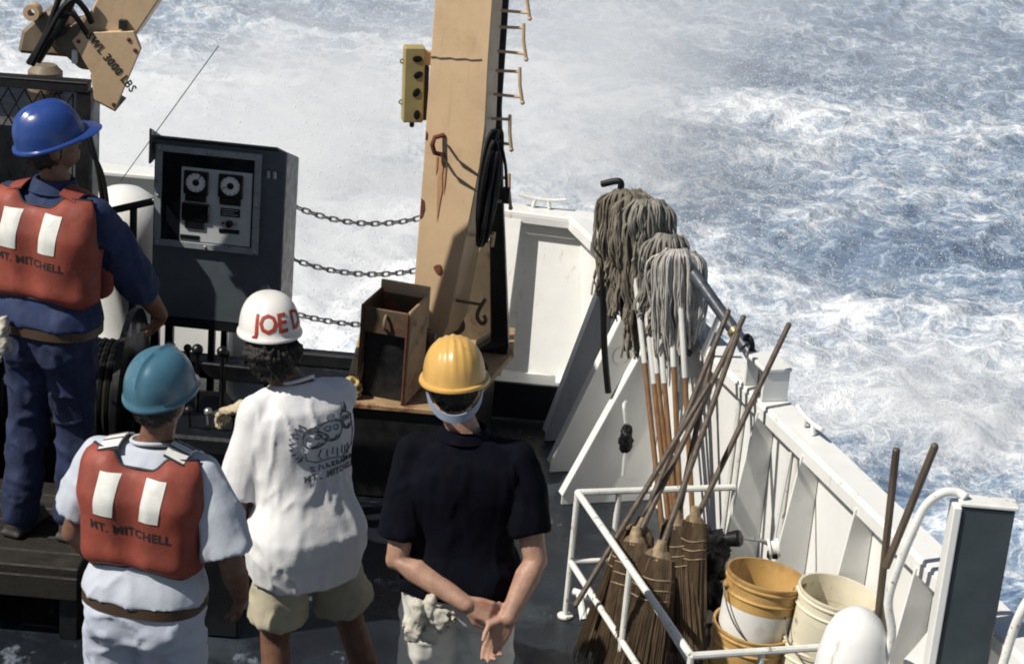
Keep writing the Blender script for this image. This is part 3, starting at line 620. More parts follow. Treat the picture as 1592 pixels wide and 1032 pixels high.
for gx0 in (-.072, .088):
    mb = MB(); mb.box(gx0 - .058, gx0 + .058, -.028, -.0175, 1.475, 1.588, cm); g = obj('gauge', mb, 'dial_black', cs, bevel=.008)
    mb = MB(); mb.box(gx0 - .050, gx0 + .050, -.024, -.0175, 1.44, 1.474, cm); obj('gauge_foot', mb, 'dial_black', g, smooth=0, bevel=.003)
    fm = cm @ M4.Translation((gx0, -.029, 1.535)) @ M4.Rotation(pi / 2, 4, 'X')
    mb = MB(); mb.lathe([(.016, .0), (.016, .003), (.045, .003), (.045, 0)], 28, fm, loop=True); obj('dial', mb, 'dial_white', g)
    mb = MB(); mb.lathe([(.0155, .0), (.0155, .005), (.004, .006)], 18, fm); obj('hub', mb, 'dial_black', g)
    mb = MB(); mb.box(-.0015, .0015, .012, .043, .0035, .005, fm @ M4.Rotation(-.6 if gx0 < 0 else 1.9, 4, 'Z')); obj('needle', mb, 'dial_black', g, smooth=0)
    mb = MB()
    for k in range(12):
        mb.box(-.0012, .0012, .036, .043, .0032, .0042, fm @ M4.Rotation(k * pi / 6, 4, 'Z'))
    tk = obj('tick_marks', mb, 'dial_black', g, smooth=0)
    mb = MB(); mb.lathe([(.045, 0), (.050, .0), (.050, .006), (.045, .006)], 28, fm, loop=True); obj('bezel', mb, 'dial_black', g)
mb = MB(); mb.box(-.135, -.005, -.030, -.0175, 1.345, 1.435, cm); obj('screen_box', mb, 'panel_black', cs, bevel=.006)
mb = MB(); mb.box(-.118, -.028, -.026, -.0175, 1.310, 1.343, cm); obj('screen_foot', mb, 'dial_black', cs, smooth=0, bevel=.003)
mb = MB(); mb.box(.045, .135, -.020, -.0175, 1.385, 1.425, cm); pl = obj('name_plate', mb, 'dial_black', cs, smooth=0)
for k in range(3):
    mb = MB(); mb.box(.053, .127 - .02 * (k % 2), -.0212, -.0202, 1.394 + k * .011, 1.3965 + k * .011, cm); obj('print_line', mb, 'panel_grey', pl, smooth=0)
mb = MB(); mb.box(.04, .135, -.020, -.0175, 1.305, 1.325, cm); obj('name_plate', mb, 'dial_black', cs, smooth=0)
mb = MB(); mb.box(-.14, -.05, -.020, -.0175, 1.256, 1.278, cm); obj('name_plate', mb, 'dial_black', cs, smooth=0)
mb = MB(); mb.lathe([(.018, 0), (.016, .018), (.008, .020)], 16, cm @ M4.Translation((.088, -.0175, 1.352)) @ M4.Rotation(pi / 2, 4, 'X')); obj('knob', mb, 'dial_black', cs)
for dx_, mt in ((-.03, 'rust'), (.03, 'steel')):
    mb = MB(); mb.lathe([(.007, 0), (.006, .008), (.002, .010)], 10, cm @ M4.Translation((.088 + dx_, -.0175, 1.352)) @ M4.Rotation(pi / 2, 4, 'X')); obj('indicator_lamp', mb, mt, cs)
bolts = [(FX0 + .015, FZ0 + .015), (FX1 - .015, FZ0 + .015), (FX0 + .015, FZ1 - .015), (FX1 - .015, FZ1 - .015), (FX0 + .015, 1.455), (FX1 - .015, 1.455), (-.02, FZ0 + .015), (-.02, FZ1 - .015)]
for x, z in bolts:
    mb = MB(); mb.lathe([(.007, 0), (.007, .003), (.003, .006)], 8, cm @ M4.Translation((x, -.026, z)) @ M4.Rotation(pi / 2, 4, 'X')); obj('bolt', mb, 'steel', cs)
for z in (1.60, 1.02):
    for x in (.255, .285):
        mb = MB(); mb.box(x - .008, x + .008, -.012, -.001, z - .018, z + .018, cm); obj('latch', mb, 'steel', cs, smooth=0, bevel=.003)
cm = cm0
for x0, x1 in ((-W, -W + .04), (-.03, .0), (W - .06, W)):
    for y0 in (0., .30):
        mb = MB(); mb.box(x0, x1, y0 + .005, y0 + .04, .004, .855, cm); obj('leg', mb, 'machine_paint', cs, smooth=0)
mb = MB(); mb.box(-W - .02, W + .02, -.03, .10, .58, .66, cm); obj('tray', mb, 'machine_paint', cs, smooth=0, bevel=.006)
mb = MB(); mb.box(-W, W, .0, .34, .815, .858, cm); obj('sub_frame', mb, 'machine_paint', cs, smooth=0)
for x, y, z, h in ((-.12, -.02, .661, .12), (.06, -.01, .661, .10), (.15, 0, .661, .08)):
    mb = MB(); mb.tube([cm @ V((x, y + .05, z - .05)), cm @ V((x, y, z + h * .5))], .008, 8); mb.ball(cm @ V((x, y, z + h * .5)), .02); obj('lever', mb, 'dial_black', cs)

# ------------------------------------------------------------ winch in the shadow behind the men
wi = thing('winch', 'black deck winch with a wire drum in the shade behind the men', 'winch', (-1.75, 8.95, 0))
mb = MB(); mb.box(-2.55, -1.05, 8.72, 9.22, .004, .16); obj('bed_plate', mb, 'machine_paint', wi, smooth=0, bevel=.01)
dm = M4.Translation((-2.35, 8.97, .60)) @ M4.Rotation(pi / 2, 4, 'Y')
mb = MB(); mb.lathe([(.40, 0), (.40, .03), (.22, .031), (.22, .62), (.40, .621), (.40, .65)], 36, dm); obj('drum', mb, 'machine_paint', wi)
mb = MB(); n = 40
for k in range(18):
    x = -2.31 + k * .033; mb.tube([V((x, 8.97 + .235 * cos(a), .60 + .235 * sin(a))) for a in [2 * pi * j / n for j in range(n)]], .0165, 6, loop=True)
o = obj('wire_wraps', mb, 'wire_dark', wi)
for x in (-2.42, -1.66):
    mb = MB(); mb.prism([(x, 8.76, .16), (x, 9.18, .16), (x, 9.10, .80), (x, 8.84, .80)], (.05, 0, 0)); obj('side_frame', mb, 'machine_paint', wi, smooth=0, bevel=.01)
mb = MB(); mb.box(-1.60, -1.22, 8.78, 9.14, .165, .52); obj('gear_case', mb, 'machine_paint', wi, bevel=.03, seg=3)
mb = MB(); mb.lathe([(.13, 0), (.15, .02), (.15, .30), (.12, .33)], 24, M4.Translation((-1.58, 8.95, .50)) @ M4.Rotation(pi / 2, 4, 'Y')); obj('motor', mb, 'machine_paint', wi)
for x in (-1.50, -1.38, -1.27):
    mb = MB(); mb.tube([(x, 8.82, .50), (x + .01, 8.70, .94)], .010, 8); mb.ball((x + .01, 8.695, .955), .026); obj('lever', mb, 'machine_paint', wi)
mb = MB(); mb.box(-1.62, -1.2, 8.66, 8.76, .52, .62); obj('lever_block', mb, 'machine_paint', wi, smooth=0, bevel=.01)
for k in range(3):
    mb = MB(); mb.tube(spline([(-1.22, 8.9 + .04 * k, .45), (-1.10 + .03 * k, 8.86, .62), (-1.06, 8.80 + .05 * k, .40), (-1.02 - .03 * k, 8.95, .03)], 6), .014, 8); obj('hydraulic_hose', mb, 'black_rubber', wi)
# lever stand the man in the white shirt works at
ls = thing('lever_stand', 'black valve stand with levers under the gloved hand', 'valve stand', (-1.15, 7.95, 0))
mb = MB(); mb.box(-1.25, -1.03, 7.86, 8.04, .004, .84); obj('post', mb, 'machine_paint', ls, smooth=0, bevel=.01)
mb = MB(); mb.box(-1.33, -.98, 7.82, 8.08, .842, .92); obj('valve_block', mb, 'machine_paint', ls, bevel=.012)
for x in (-1.27, -1.19, -1.09):
    mb = MB(); mb.tube([(x, 7.92, .92), (x, 7.88, 1.0)], .008, 8); mb.ball((x, 7.878, 1.01), .017); obj('lever', mb, 'steel' if x == -1.19 else 'machine_paint', ls)
# platform under the man in the blue hat
pf = thing('grating_platform', 'low wooden platform with worn plank edge the man in the blue hat stands on', 'platform', (-2.1, 8.1, 0))
for k in range(6):
    mb = MB(); mb.box(-2.9, -1.67, 7.72 + k * .135, 7.85 + k * .135, .29, .335); obj('plank', mb, 'wood_plank', pf, smooth=0, bevel=.006)
for x in (-2.85, -2.2, -1.75):
    mb = MB(); mb.box(x, x + .07, 7.74, 8.50, .004, .288); obj('bearer', mb, 'machine_paint', pf, smooth=0)
mb = MB(); mb.box(-2.9, -1.67, 7.700, 7.718, .20, .30); obj('edge_board', mb, 'wood_plank', pf, smooth=0, bevel=.004)

# ------------------------------------------------------------ mesh guard, boom, hoses, vent at the left
gd = thing('mesh_guard', 'black framed chain-link guard screen behind the man in the blue hat', 'guard screen', (-2.3, 8.62, 0))
def bar(name, a, b, w, parent, m='black_steel'):
    a, b = V(a), V(b); d = (b - a).normalized(); u = d.orthogonal().normalized(); 
    if abs(d.z) < .9: u = V((0, 0, 1)) - d * d.z; u.normalize()
    else: u = V((1, 0, 0))
    v_ = d.cross(u); mb = MB()
    mb.ring([[p + u * w[0] * i + v_ * w[1] * j for i, j in ((-.5, -.5), (.5, -.5), (.5, .5), (-.5, .5))] for p in (a, b)])
    return obj(name, mb, m, parent, smooth=0, bevel=.003)
bar('top_rail', (-2.95, 8.62, 2.10), (-1.845, 8.62, 2.115), (.045, .07), gd); bar('post', (-1.865, 8.62, .004), (-1.865, 8.62, 2.09), (.062, .06), gd)
bar('post', (-2.9, 8.62, .004), (-2.9, 8.62, 2.075), (.05, .06), gd); bar('mid_rail', (-2.88, 8.62, 1.2), (-1.90, 8.62, 1.2), (.04, .05), gd)
mb = MB(); mb.box(-2.95, -1.85, 8.585, 8.655, 2.1245, 2.129); obj('rail_highlight', mb, 'console_edge', gd, smooth=0)  # pale strip paints the highlight along the rail top
mb = MB(); st = .068
for k in range(-17, 17):
    for s in (1, -1):
        pts = []
        for j in range(15):
            x = -2.39 + k * st + s * (j % 2) * st / 2; pts.append((x, 8.62 + .004 * s, 1.22 + j * st * .9))
        pts = [p for p in pts if -2.88 < p[0] < -1.895 and p[2] < 2.09]
        if len(pts) > 2: mb.tube(pts, .0042, 4)
o = obj('wire_mesh', mb, 'black_rubber', gd, smooth=0); o['kind'] = 'stuff'
pm = thing('hydraulic_power_unit', 'black hydraulic power unit behind the chain-link guard', 'machine', (-2.4, 9.5, 0))
mb = MB(); mb.box(-2.9, -2.02, 9.0, 9.7, .004, 1.84); obj('tank', mb, 'machine_paint', pm, bevel=.03)
mb = MB(); mb.box(-2.86, -2.25, 8.95, 8.998, .5, 1.5); obj('door', mb, 'machine_paint', pm, bevel=.01)
for x in (-2.6, -2.25):
    mb = MB(); mb.lathe([(.08, 1.841), (.08, 1.93), (.05, 1.96)], 18, M4.Translation((x, 9.55, 0))); obj('filler_cap', mb, 'tan_dark', pm)
# boom end plate: local axes along the picture plane, turned to face the deck
bo = thing('crane_boom', 'tan crane boom with black stencilled load limit lettering on its end plate', 'crane boom', (-1.9, 9.0, 2.2))
def bp_(x, z, y=8.9): return V((x, y, z))
end = [bp_(-1.985, 2.235), bp_(-1.945, 2.275), bp_(-1.72, 2.30), bp_(-1.688, 2.225), bp_(-1.795, 1.945), bp_(-1.885, 1.985), bp_(-1.90, 2.10)]
mb = MB(); mb.prism(end, (0, .03, 0)); obj('end_plate', mb, 'tan_paint', bo, smooth=0, bevel=.003)
mb = MB(); mb.prism([bp_(-1.885, 1.978, 8.91), bp_(-1.795, 1.938, 8.91), bp_(-1.83, 1.955, 8.91), bp_(-1.905, 2.09, 8.91)], (0, .25, 0)); obj('under_plate', mb, 'tan_dark', bo, smooth=0)
mb = MB(); mb.ring([[bp_(-1.985, 2.22, 8.935), bp_(-1.735, 2.25, 8.935), bp_(-1.735, 2.25, 9.22), bp_(-1.985, 2.22, 9.22)], [bp_(-1.72, 2.75, 8.935), bp_(-1.45, 2.72, 8.935), bp_(-1.45, 2.72, 9.22), bp_(-1.72, 2.75, 9.22)], [bp_(-1.66, 2.86, 8.935), bp_(-1.40, 2.84, 8.935), bp_(-1.40, 2.84, 9.22), bp_(-1.66, 2.86, 9.22)]]); obj('box_section', mb, 'tan_paint', bo, smooth=0, bevel=.006)
mb = MB(); mb.ring([[bp_(-1.96, 2.10, 8.95), bp_(-1.86, 2.10, 8.95), bp_(-1.86, 2.10, 9.2), bp_(-1.96, 2.10, 9.2)], [bp_(-2.13, 2.24, 8.95), bp_(-1.96, 2.30, 8.95), bp_(-1.96, 2.30, 9.2), bp_(-2.13, 2.24, 9.2)]]); obj('knuckle_bracket', mb, 'tan_dark', bo, smooth=0, bevel=.01)
vs_, fs = text_pts('SWL 3000 LBS', .052, 1.14, .0016)
tm = M4.Translation(bp_(-1.823, 2.150, 8.8975)) @ M4.Rotation(R(-51), 4, 'Y').inverted() @ M4.Rotation(pi / 2, 4, 'X')
tm = M4.Translation(bp_(-1.826, 2.145, 8.8975)) @ M4.Rotation(R(49), 4, 'Y') @ M4.Rotation(pi / 2, 4, 'X') @ M4.Scale(.86, 4, (1, 0, 0))
mb = MB(); mb.add([tm @ v for v in vs_], fs); obj('lettering', mb, 'ink_black', bo, smooth=0)
for x, z in ((-1.712, 2.218), (-1.80, 1.972), (-1.955, 2.235), (-1.74, 2.262)):
    mb = MB(); mb.lathe([(.009, 0), (.009, .004), (.004, .006)], 8, M4.Translation(bp_(x, z, 8.8995)) @ M4.Rotation(pi / 2, 4, 'X')); obj('bolt', mb, 'rust', bo)
mb = MB(); mb.box(-1.785, -1.755, 8.90, 8.934, 2.303, 2.34); obj('shackle_lug', mb, 'black_steel', bo, smooth=0)
# cylinder, pins and hoses at the knuckle
kn = thing('knuckle_joint', 'dark pinned crane knuckle with tan lugs beside the boom', 'crane joint', (-2.1, 9.05, 2.14))
mb = MB(); mb.prism([(-2.24, 8.98, 2.14), (-1.99, 8.98, 2.14), (-1.97, 8.98, 2.22), (-2.05, 8.98, 2.34), (-2.13, 8.98, 2.33), (-2.22, 8.98, 2.24)], (0, .2, 0)); obj('casting', mb, 'tan_dark', kn, smooth=0, bevel=.015)
for x, z, r in ((-2.165, 2.335, .035), (-2.06, 2.28, .045)):
    mb = MB(); mb.lathe([(r * .45, -.04), (r, -.04), (r, .03), (r * .45, .03)], 18, M4.Translation((x, 8.95, z)) @ M4.Rotation(pi / 2, 4, 'X'), loop=True); obj('pin_boss', mb, 'tan_paint' if r < .04 else 'black_steel', kn)
mb = MB(); mb.tube([(-2.14, 8.92, 2.13), (-2.02, 8.92, 2.34), (-1.98, 8.92, 2.44)], .022, 10); obj('cylinder_rod', mb, 'black_steel', kn)
for k, (pts, r) in enumerate((([(-2.15, 8.88, 2.12), (-2.08, 8.86, 2.26), (-2.02, 8.86, 2.375), (-1.97, 8.87, 2.42), (-1.925, 8.88, 2.38), (-1.90, 8.90, 2.32)], .013), ([(-2.17, 8.90, 2.12), (-2.10, 8.88, 2.24), (-2.04, 8.87, 2.40), (-2.0, 8.87, 2.52)], .013), ([(-2.03, 8.87, 2.34), (-1.98, 8.87, 2.36), (-1.945, 8.88, 2.32), (-1.92, 8.9, 2.27)], .012))):
    mb = MB(); mb.tube(spline(pts, 6), r, 8); obj('hose', mb, 'black_rubber', kn)
mb = MB(); mb.box(-2.075, -2.02, 8.93, 8.95, 2.37, 2.46); mb.box(-2.06, -2.035, 8.92, 8.93, 2.33, 2.37); obj('valve', mb, 'panel_grey', kn, smooth=0, bevel=.004)
mb = MB(); mb.box(-1.99, -1.965, 8.92, 8.945, 2.13, 2.19); obj('fitting', mb, 'dial_white', kn, smooth=0, bevel=.004)
# hoses down the guard post
hs = thing('hose_loop', 'two black hoses hanging in a loop beside the guard post', 'hose', (-1.82, 8.6, 1.6))
for k in range(2):
    mb = MB(); mb.tube(spline([(-1.862, 8.56, 2.0), (-1.83 + .0 * k, 8.55, 1.93 - .05 * k), (-1.785 + .015 * k, 8.55, 1.75), (-1.765 + .02 * k, 8.55, 1.55), (-1.775, 8.56, 1.35), (-1.85, 8.57, 1.2)], 6), .010, 8); obj('hose', mb, 'black_rubber', hs)
mb = MB(); mb.tube([(-1.783, 9.0, 1.60), (-1.40, 9.2, 2.20)], .0022, 5); w_ = obj('wire', mb, 'wire_rope', base=(-1.783, 9.0, 1.6)); tag(w_, 'thin grey wire running up from the hoses past the boom', 'wire')
vt = thing('capstan', 'white round-topped capstan in front of the stern bulwark', 'capstan', (-2.02, 10.3, 0))
mb = MB(); mb.lathe([(.28, .004), (.28, .10), (.20, .16), (.17, .5), (.19, .72), (.22, .90), (.215, 1.0), (.17, 1.11), (.09, 1.165), (.02, 1.18)], 32, M4.Translation((-2.02, 10.3, 0))); obj('barrel', mb, 'white_paint', vt, smooth=50)
mb = MB(); mb.lathe([(.285, .102), (.285, .13), (.21, .165)], 32, M4.Translation((-2.02, 10.3, 0))); obj('base_ring', mb, 'white_pipe', vt)
rl = thing('hand_rail', 'black pipe rail leading to the control console', 'rail', (-1.72, 9.3, 0))
for a, b_ in (((-1.95, 9.35, 1.33), (-1.665, 9.36, 1.42)), ((-1.78, 9.35, .004), (-1.79, 9.35, 1.37))):
    mb = MB(); mb.tube([a, b_], .017, 10); obj('pipe', mb, 'black_steel', rl)
# ------------------------------------------------------------ white pipe rack
rk = thing('pipe_rack', 'white pipe rack penning brooms, mops and buckets against the side bulwark', 'rack', (.75, 7.7, 0))
C0, C1, C2, C3 = V((.34, 8.32, .6)), V((1.03, 8.52, .6)), V((.76, 6.95, .6)), V((1.40, 7.15, .6))
def rail(a, b_, r=.013, name='rail'):
    mb = MB(); mb.tube([a, b_], r, 10); obj(name, mb, 'white_pipe', rk)
rail(C0, C1, .015); rail(C0, C2, .015); rail(C2, C3, .015)
dz = V((0, 0, 1))
rail(C0 - dz * .33, C2 - dz * .33, .014); rail(C0 - dz * .33, C1 - dz * .33, .012)
rail(V((.42, 8.15, .14)), V((.78, 6.98, .14)), .012)
for p in (C0, C0.lerp(C1, .26), C1, C2, C0.lerp(C2, .5), C2.lerp(C3, .42), C2.lerp(C3, .95)):
    rail(p, V((p.x, p.y, .004)), .013, 'post')
rail(V((.66, 7.50, .50)), V((.78, 7.05, .50)), .010)
mb = MB(); mb.tube([(.36, 8.18, .20), (.42, 8.15, .20)], .016, 10); mb.tube([(.385, 8.17, .20), (.41, 8.08, .12)], .016, 10); obj('fitting', mb, 'white_pipe', rk)
for p in (C0, C1, C2):
    mb = MB(); mb.lathe([(.035, .004), (.035, .012), (.018, .016)], 12, M4.Translation((p.x, p.y, 0))); obj('foot_plate', mb, 'white_pipe', rk)

# ------------------------------------------------------------ mops
def mop(bot, top, yarn, seed, label, head_len=.42, fan=.075, spread=1.0, tilt=(0, 0), sleeve=.36, n=150, pole='mop_wood', bushy=1.0, frizz=.016):
    rnd = random.Random(seed); bot, top = V(bot), V(top); d = (top - bot).normalized(); t = thing('mop', label, 'mop', bot, group='mops leaning on the side bulwark')
    L = (top - bot).length; ms = bot + d * L * (1 - sleeve)
    mb = MB(); mb.tube([bot, ms], .0125, 10); obj('handle', mb, pole, t)
    mb = MB(); mb.tube([ms, top - d * .08], .0135, 10); obj('handle_sleeve', mb, 'mop_sleeve', t)
    side = V((1, .2, 0)).normalized(); fw = d.cross(side).normalized()
    mb = MB(); mb.tube([top - side * .055, top + side * .055], .017, 10); mb.tube([top - d * .09, top], .018, 10); obj('clamp', mb, 'steel', t)
    mb = MB(); tl = V((tilt[0], tilt[1], 0))
    for k in range(int(n * 1.7)):
        ci = rnd.randrange(17); cr = random.Random(seed * 100 + ci); stray = rnd.random() < .10; ph = ci / 17 * 2 * pi + cr.uniform(-.2, .2) + rnd.gauss(0, .10 if not stray else .5); ln = head_len * cr.uniform(.66, 1.05) * rnd.uniform(.86, 1.04); q = (cr.uniform(.72, 1.05) if not stray else 1.2) * rnd.uniform(.86, 1.0); clump = cr.uniform(-.5, .6)
        o_ = (side * cos(ph) * 1.1 + fw * sin(ph)) * fan * bushy * q * (1 + clump * .3)
        p0 = top + side * cos(ph) * .03; up = .045 * (1.25 - q) + .01; m = 7
        pts = [p0 - o_ * .05, p0 + o_ * .55 + V((0, 0, up * 1.3)), p0 + o_ * .95 + V((0, 0, -.02))]
        for jj in range(1, m + 1):
            sN = jj / m; wob = frizz * (1.3 * sin(sN * (5 + ci % 4) + ci * 2.3) + .55 * sin(sN * 13 + k)) * (.3 + sN)
            pts.append(p0 + o_ * (1.0 + .12 * sin(sN * pi) - .30 * sN * spread) + tl * sN * rnd.uniform(.85, 1.1) + side * wob + fw * wob * .7 + V((0, 0, -.03 - ln * sN)))
        mb.tube(spline(pts, 2), [.0032 + .0032 * rnd.random()] * ((len(pts) - 1) * 2 + 1), 5)
    # short core so that no daylight shows through the middle
    mb.tube([top + V((0, 0, .035)), top - V((0, 0, head_len * .15)) + tl * .2, top - V((0, 0, head_len * .75)) + tl * .75], [fan * .5, fan * .8, fan * .55], 12)
    o = obj('yarn_head', mb, yarn, t, smooth=60)
mop((.81, 8.60, .01), (.475, 9.42, 1.60), 'mop_yarn_dark', 1, 'mop with the tallest shaggy brown-grey head, beside the black hose', head_len=.44, fan=.085, n=170, tilt=(.02, -.02), sleeve=.42)
mop((.84, 8.60, .01), (.515, 9.36, 1.585), 'mop_yarn_dark', 2, 'brown-grey mop crowded against the tallest shaggy mop head', head_len=.52, fan=.08, n=170, tilt=(.05, -.03), sleeve=.46)
mop((.872, 8.596, .01), (.575, 9.31, 1.585), 'mop_yarn_grey', 3, 'grey mop with a rounded bushy top right of the shaggy brown-grey mops', head_len=.40, fan=.095, n=160, tilt=(.05, .02), sleeve=.45)
mop((.867, 8.596, .01), (.545, 9.32, 1.50), 'mop_yarn_dark', 4, 'mop whose dark yarn hangs lowest under the bushy cluster', head_len=.56, fan=.06, n=150, tilt=(.08, -.03), sleeve=.4)
mop((.88, 8.602, .01), (.668, 9.20, 1.47), 'mop_yarn_grey', 5, 'small grey mop half hidden behind the pale stringy mop', head_len=.36, fan=.07, n=130, sleeve=.35)
mop((.935, 8.59, .01), (.715, 9.09, 1.44), 'mop_yarn_pale', 6, 'pale stringy mop with long straight yarn in front of the others', head_len=.43, fan=.075, n=170, tilt=(.045, -.01), sleeve=.35, frizz=.007)
mop((.85, 8.602, .01), (.73, 9.14, 1.20), 'mop_yarn_dark', 8, 'short dark mop hanging under the pale stringy mop', head_len=.26, fan=.06, n=110, sleeve=.3, pole='broom_wood')

# ------------------------------------------------------------ brooms
def broom(top, neck, foot, label, seed, w=.085, r=.0125):
    rnd = random.Random(seed); top, neck, foot = V(top), V(neck), V(foot); t = thing('broom', label, 'broom', foot, group='brooms standing in the rack')
    d = (foot - neck).normalized()
    mb = MB(); mb.tube([top, neck + d * .04], [r, r * 1.08], 10); mb.ball(top, r); obj('handle', mb, 'broom_wood', t)
    L = (foot - neck).length; side = d.cross(V((-.35, -.9, .2))).normalized(); fw = d.cross(side).normalized()
    def prof(s): return .20 + .46 * min(1, s / .11) ** .55 + .34 * max(0, (s - .11) / .89) ** 1.15
    mb = MB(); rings = []
    for s in (0, .03, .08, .16, .3, .5, .75, .95):
        q = prof(s); rings.append([neck + d * L * s + side * cos(a) * w * q * 1.0 + fw * sin(a) * w * q * .55 for a in [2 * pi * k / 18 for k in range(18)]])
    mb.ring(rings)
    for k in range(340):
        a = rnd.uniform(0, 2 * pi); rr = rnd.uniform(.93, 1.08); e = rnd.uniform(.90, 1.06); pts = []; sp = rnd.gauss(1, .10)
        for s in (.06, .2, .5, e):
            q = prof(s) * rr * (1 + (sp - 1) * s); pts.append(neck + d * L * s + side * cos(a) * w * q + fw * sin(a) * w * q * .58)
        mb.tube(pts, [.0028, .0030, .0026, .0014], 3)
    obj('bristles', mb, 'straw', t, smooth=0)
    for s in (.20, .27, .34):
        q = prof(s) * 1.07; mb = MB(); mb.tube([neck + d * (L * s + .004 * sin(a * 3)) + side * cos(a) * w * q + fw * sin(a) * w * q * .60 for a in [2 * pi * k / 24 for k in range(24)]], .0032, 5, loop=True); obj('stitching', mb, 'straw_band', t)
    mb = MB(); mb.tube([neck - d * .03, neck + d * .05], [r * 1.5, w * .36], 12); obj('collar', mb, 'straw_band', t)
broom((.92, 8.65, 1.36), (.605, 8.06, .60), (.50, 7.90, .03), 'broom with a wide fanned straw head nearest the rack corner', 11, w=.115)
broom((.985, 8.62, 1.35), (.585, 8.00, .58), (.55, 7.72, .02), 'broom behind with its straw head pressed under the fanned broom', 12, w=.10)
broom((.955, 8.50, 1.31), (.672, 7.76, .64), (.60, 7.60, .06), 'broom with a narrow pale straw head standing in front of the others', 13, w=.115)
broom((.87, 8.60, 1.19), (.755, 8.16, .60), (.82, 7.98, .04), 'broom with a brown stitched head between the narrow broom and the tan bucket', 14, w=.105)
broom((1.16, 8.46, 1.39), (.83, 8.12, .64), (.84, 8.02, .10), 'broom whose long handle leans farthest out over the side rail', 15, w=.08)
pl_ = MB(); pl_.tube([(.84, 8.30, 1.15), (.36, 7.86, .30)], .0125, 10); pl_.ball((.84, 8.30, 1.15), .0125); pl_.ball((.36, 7.86, .30), .0125)
o = obj('wooden_pole', pl_, 'broom_wood', base=(.36, 7.86, .30)); tag(o, 'loose wooden pole slanting through the rack rails past the brooms', 'pole')

# ------------------------------------------------------------ buckets
def bucket(c, tilt, m_out, label, h=.36, r0=.132, r1=.152, handle=True, body=None, rim=None, parent=None, yaw=0., hz=0.):
    c = V(c); t = thing('bucket', label, 'bucket', c)
    m = M4.Translation(c) @ M4.Rotation(yaw, 4, 'Z') @ M4.Rotation(R(tilt[0]), 4, 'X') @ M4.Rotation(R(tilt[1]), 4, 'Y')
    def rad(z): return lerp(r0, r1, z / h)
    zs = h * .70
    mb = MB(); mb.lathe([(.004, .004), (r0, 0), (rad(zs), zs), (rad(zs) - .004, zs), (r0 - .004, .006), (.004, .008)], 40, m); obj('body', mb, body or m_out, t, smooth=40)
    mb = MB(); mb.lathe([(rad(zs) + .0005, zs + .001), (rad(h * .8), h * .8), (rad(h * .8) + .007, h * .8 + .003), (rad(h * .8) + .007, h * .815), (rad(h * .83), h * .83), (rad(h * .92), h * .92), (rad(h * .92) + .007, h * .925), (rad(h * .92) + .007, h * .94), (r1, h * .95), (r1 + .007, h * .985), (r1 + .006, h), (r1 - .003, h), (r1 - .005, h * .97), (rad(h * .72) - .005, h * .72), (rad(zs) - .005, zs + .001)], 40, m, caps=False); obj('rim_band', mb, rim or m_out, t, smooth=40)
    if handle:
        for s in (-1, 1):
            mb = MB(); mb.lathe([(.016, -.002), (.016, .014), (.008, .018)], 12, m @ M4.Translation((s * (rad(h * .86)), 0, h * .86)) @ M4.Rotation(s * pi / 2, 4, 'Y')); obj('handle_boss', mb, rim or m_out, t)
        mb = MB(); q = [m @ V((cos(a) * (r1 + .018), -.165 * sin(a) - .012, h * .86 - .185 * sin(a))) for a in [pi * k / 24 for k in range(25)]]; mb.tube(q, .0032, 6); obj('wire_handle', mb, 'wire_rope', t)
    return t
b1 = bucket((.985, 7.385, .004), (2, 5), 'bucket_tan', 'tan yellowed bucket at the bottom of the stack in the rack corner', handle=False)
b2_ = bucket((1.02, 7.40, .33), (-2, 7), 'bucket_tan', 'white bucket with a tan yellowed rim nested in the stack beside the brooms', body='bucket_white', rim='bucket_tan', yaw=.25, h=.40)
b3_ = bucket((1.285, 7.31, .375), (-4, 6), 'bucket_cream', 'dirty cream bucket next to the tan-rimmed bucket stack', yaw=-.5, h=.36)
b4_ = bucket((1.265, 7.315, .16), (-3, 5), 'bucket_cream', 'lower cream bucket that the dirty cream bucket is nested in', handle=False)
bucket((1.25, 7.32, .004), (-2, 3), 'bucket_white', 'lowest white bucket under the two nested cream buckets', handle=False)
bucket((1.00, 7.39, .17), (1, 5), 'bucket_tan', 'middle tan bucket of the stack in the rack corner', handle=False)
# fittings on the bulwark behind the buckets
t = thing('deck_lamp', 'small black round lamp head on the bulwark behind the tan-rimmed bucket', 'lamp', (1.02, 7.98, .60))
mb = MB(); mb.lathe([(.012, -.03), (.03, -.028), (.036, .02), (.03, .03), (.01, .032)], 18, M4.Translation((.985, 7.95, .62)) @ M4.Rotation(R(70), 4, 'Y') @ M4.Rotation(.3, 4, 'X')); obj('head', mb, 'black_rubber', t)
mb = MB(); mb.tube([(1.01, 7.97, .62), (1.10, 8.0, .60), (1.19, 8.04, .55)], .009, 8); obj('arm', mb, 'steel', t)
t = thing('pulley_block', 'white pulley block hanging on a line between the two buckets', 'pulley', (1.13, 7.80, .62))
mb = MB(); mb.lathe([(.012, -.022), (.042, -.022), (.042, -.012), (.03, -.010), (.03, .010), (.042, .012), (.042, .022), (.012, .022)], 20, M4.Translation((1.13, 7.80, .665)) @ M4.Rotation(R(75), 4, 'Y')); obj('sheave', mb, 'dial_white', t)
mb = MB(); mb.box(1.105, 1.15, 7.775, 7.80, .625, .655); obj('cheek', mb, 'black_rubber', t, bevel=.004)
mb = MB(); mb.tube([(1.13, 7.80, .70), (1.135, 7.82, .78), (1.17, 7.96, 1.02)], .006, 6); obj('line', mb, 'mop_sleeve', t)
mb = MB(); mb.box(.86, 1.01, 8.60, 8.80, .004, .34); 
tb = thing('blue_crate', 'blue plastic crate behind the broom heads against the bulwark', 'crate', (.9, 8.72, 0))
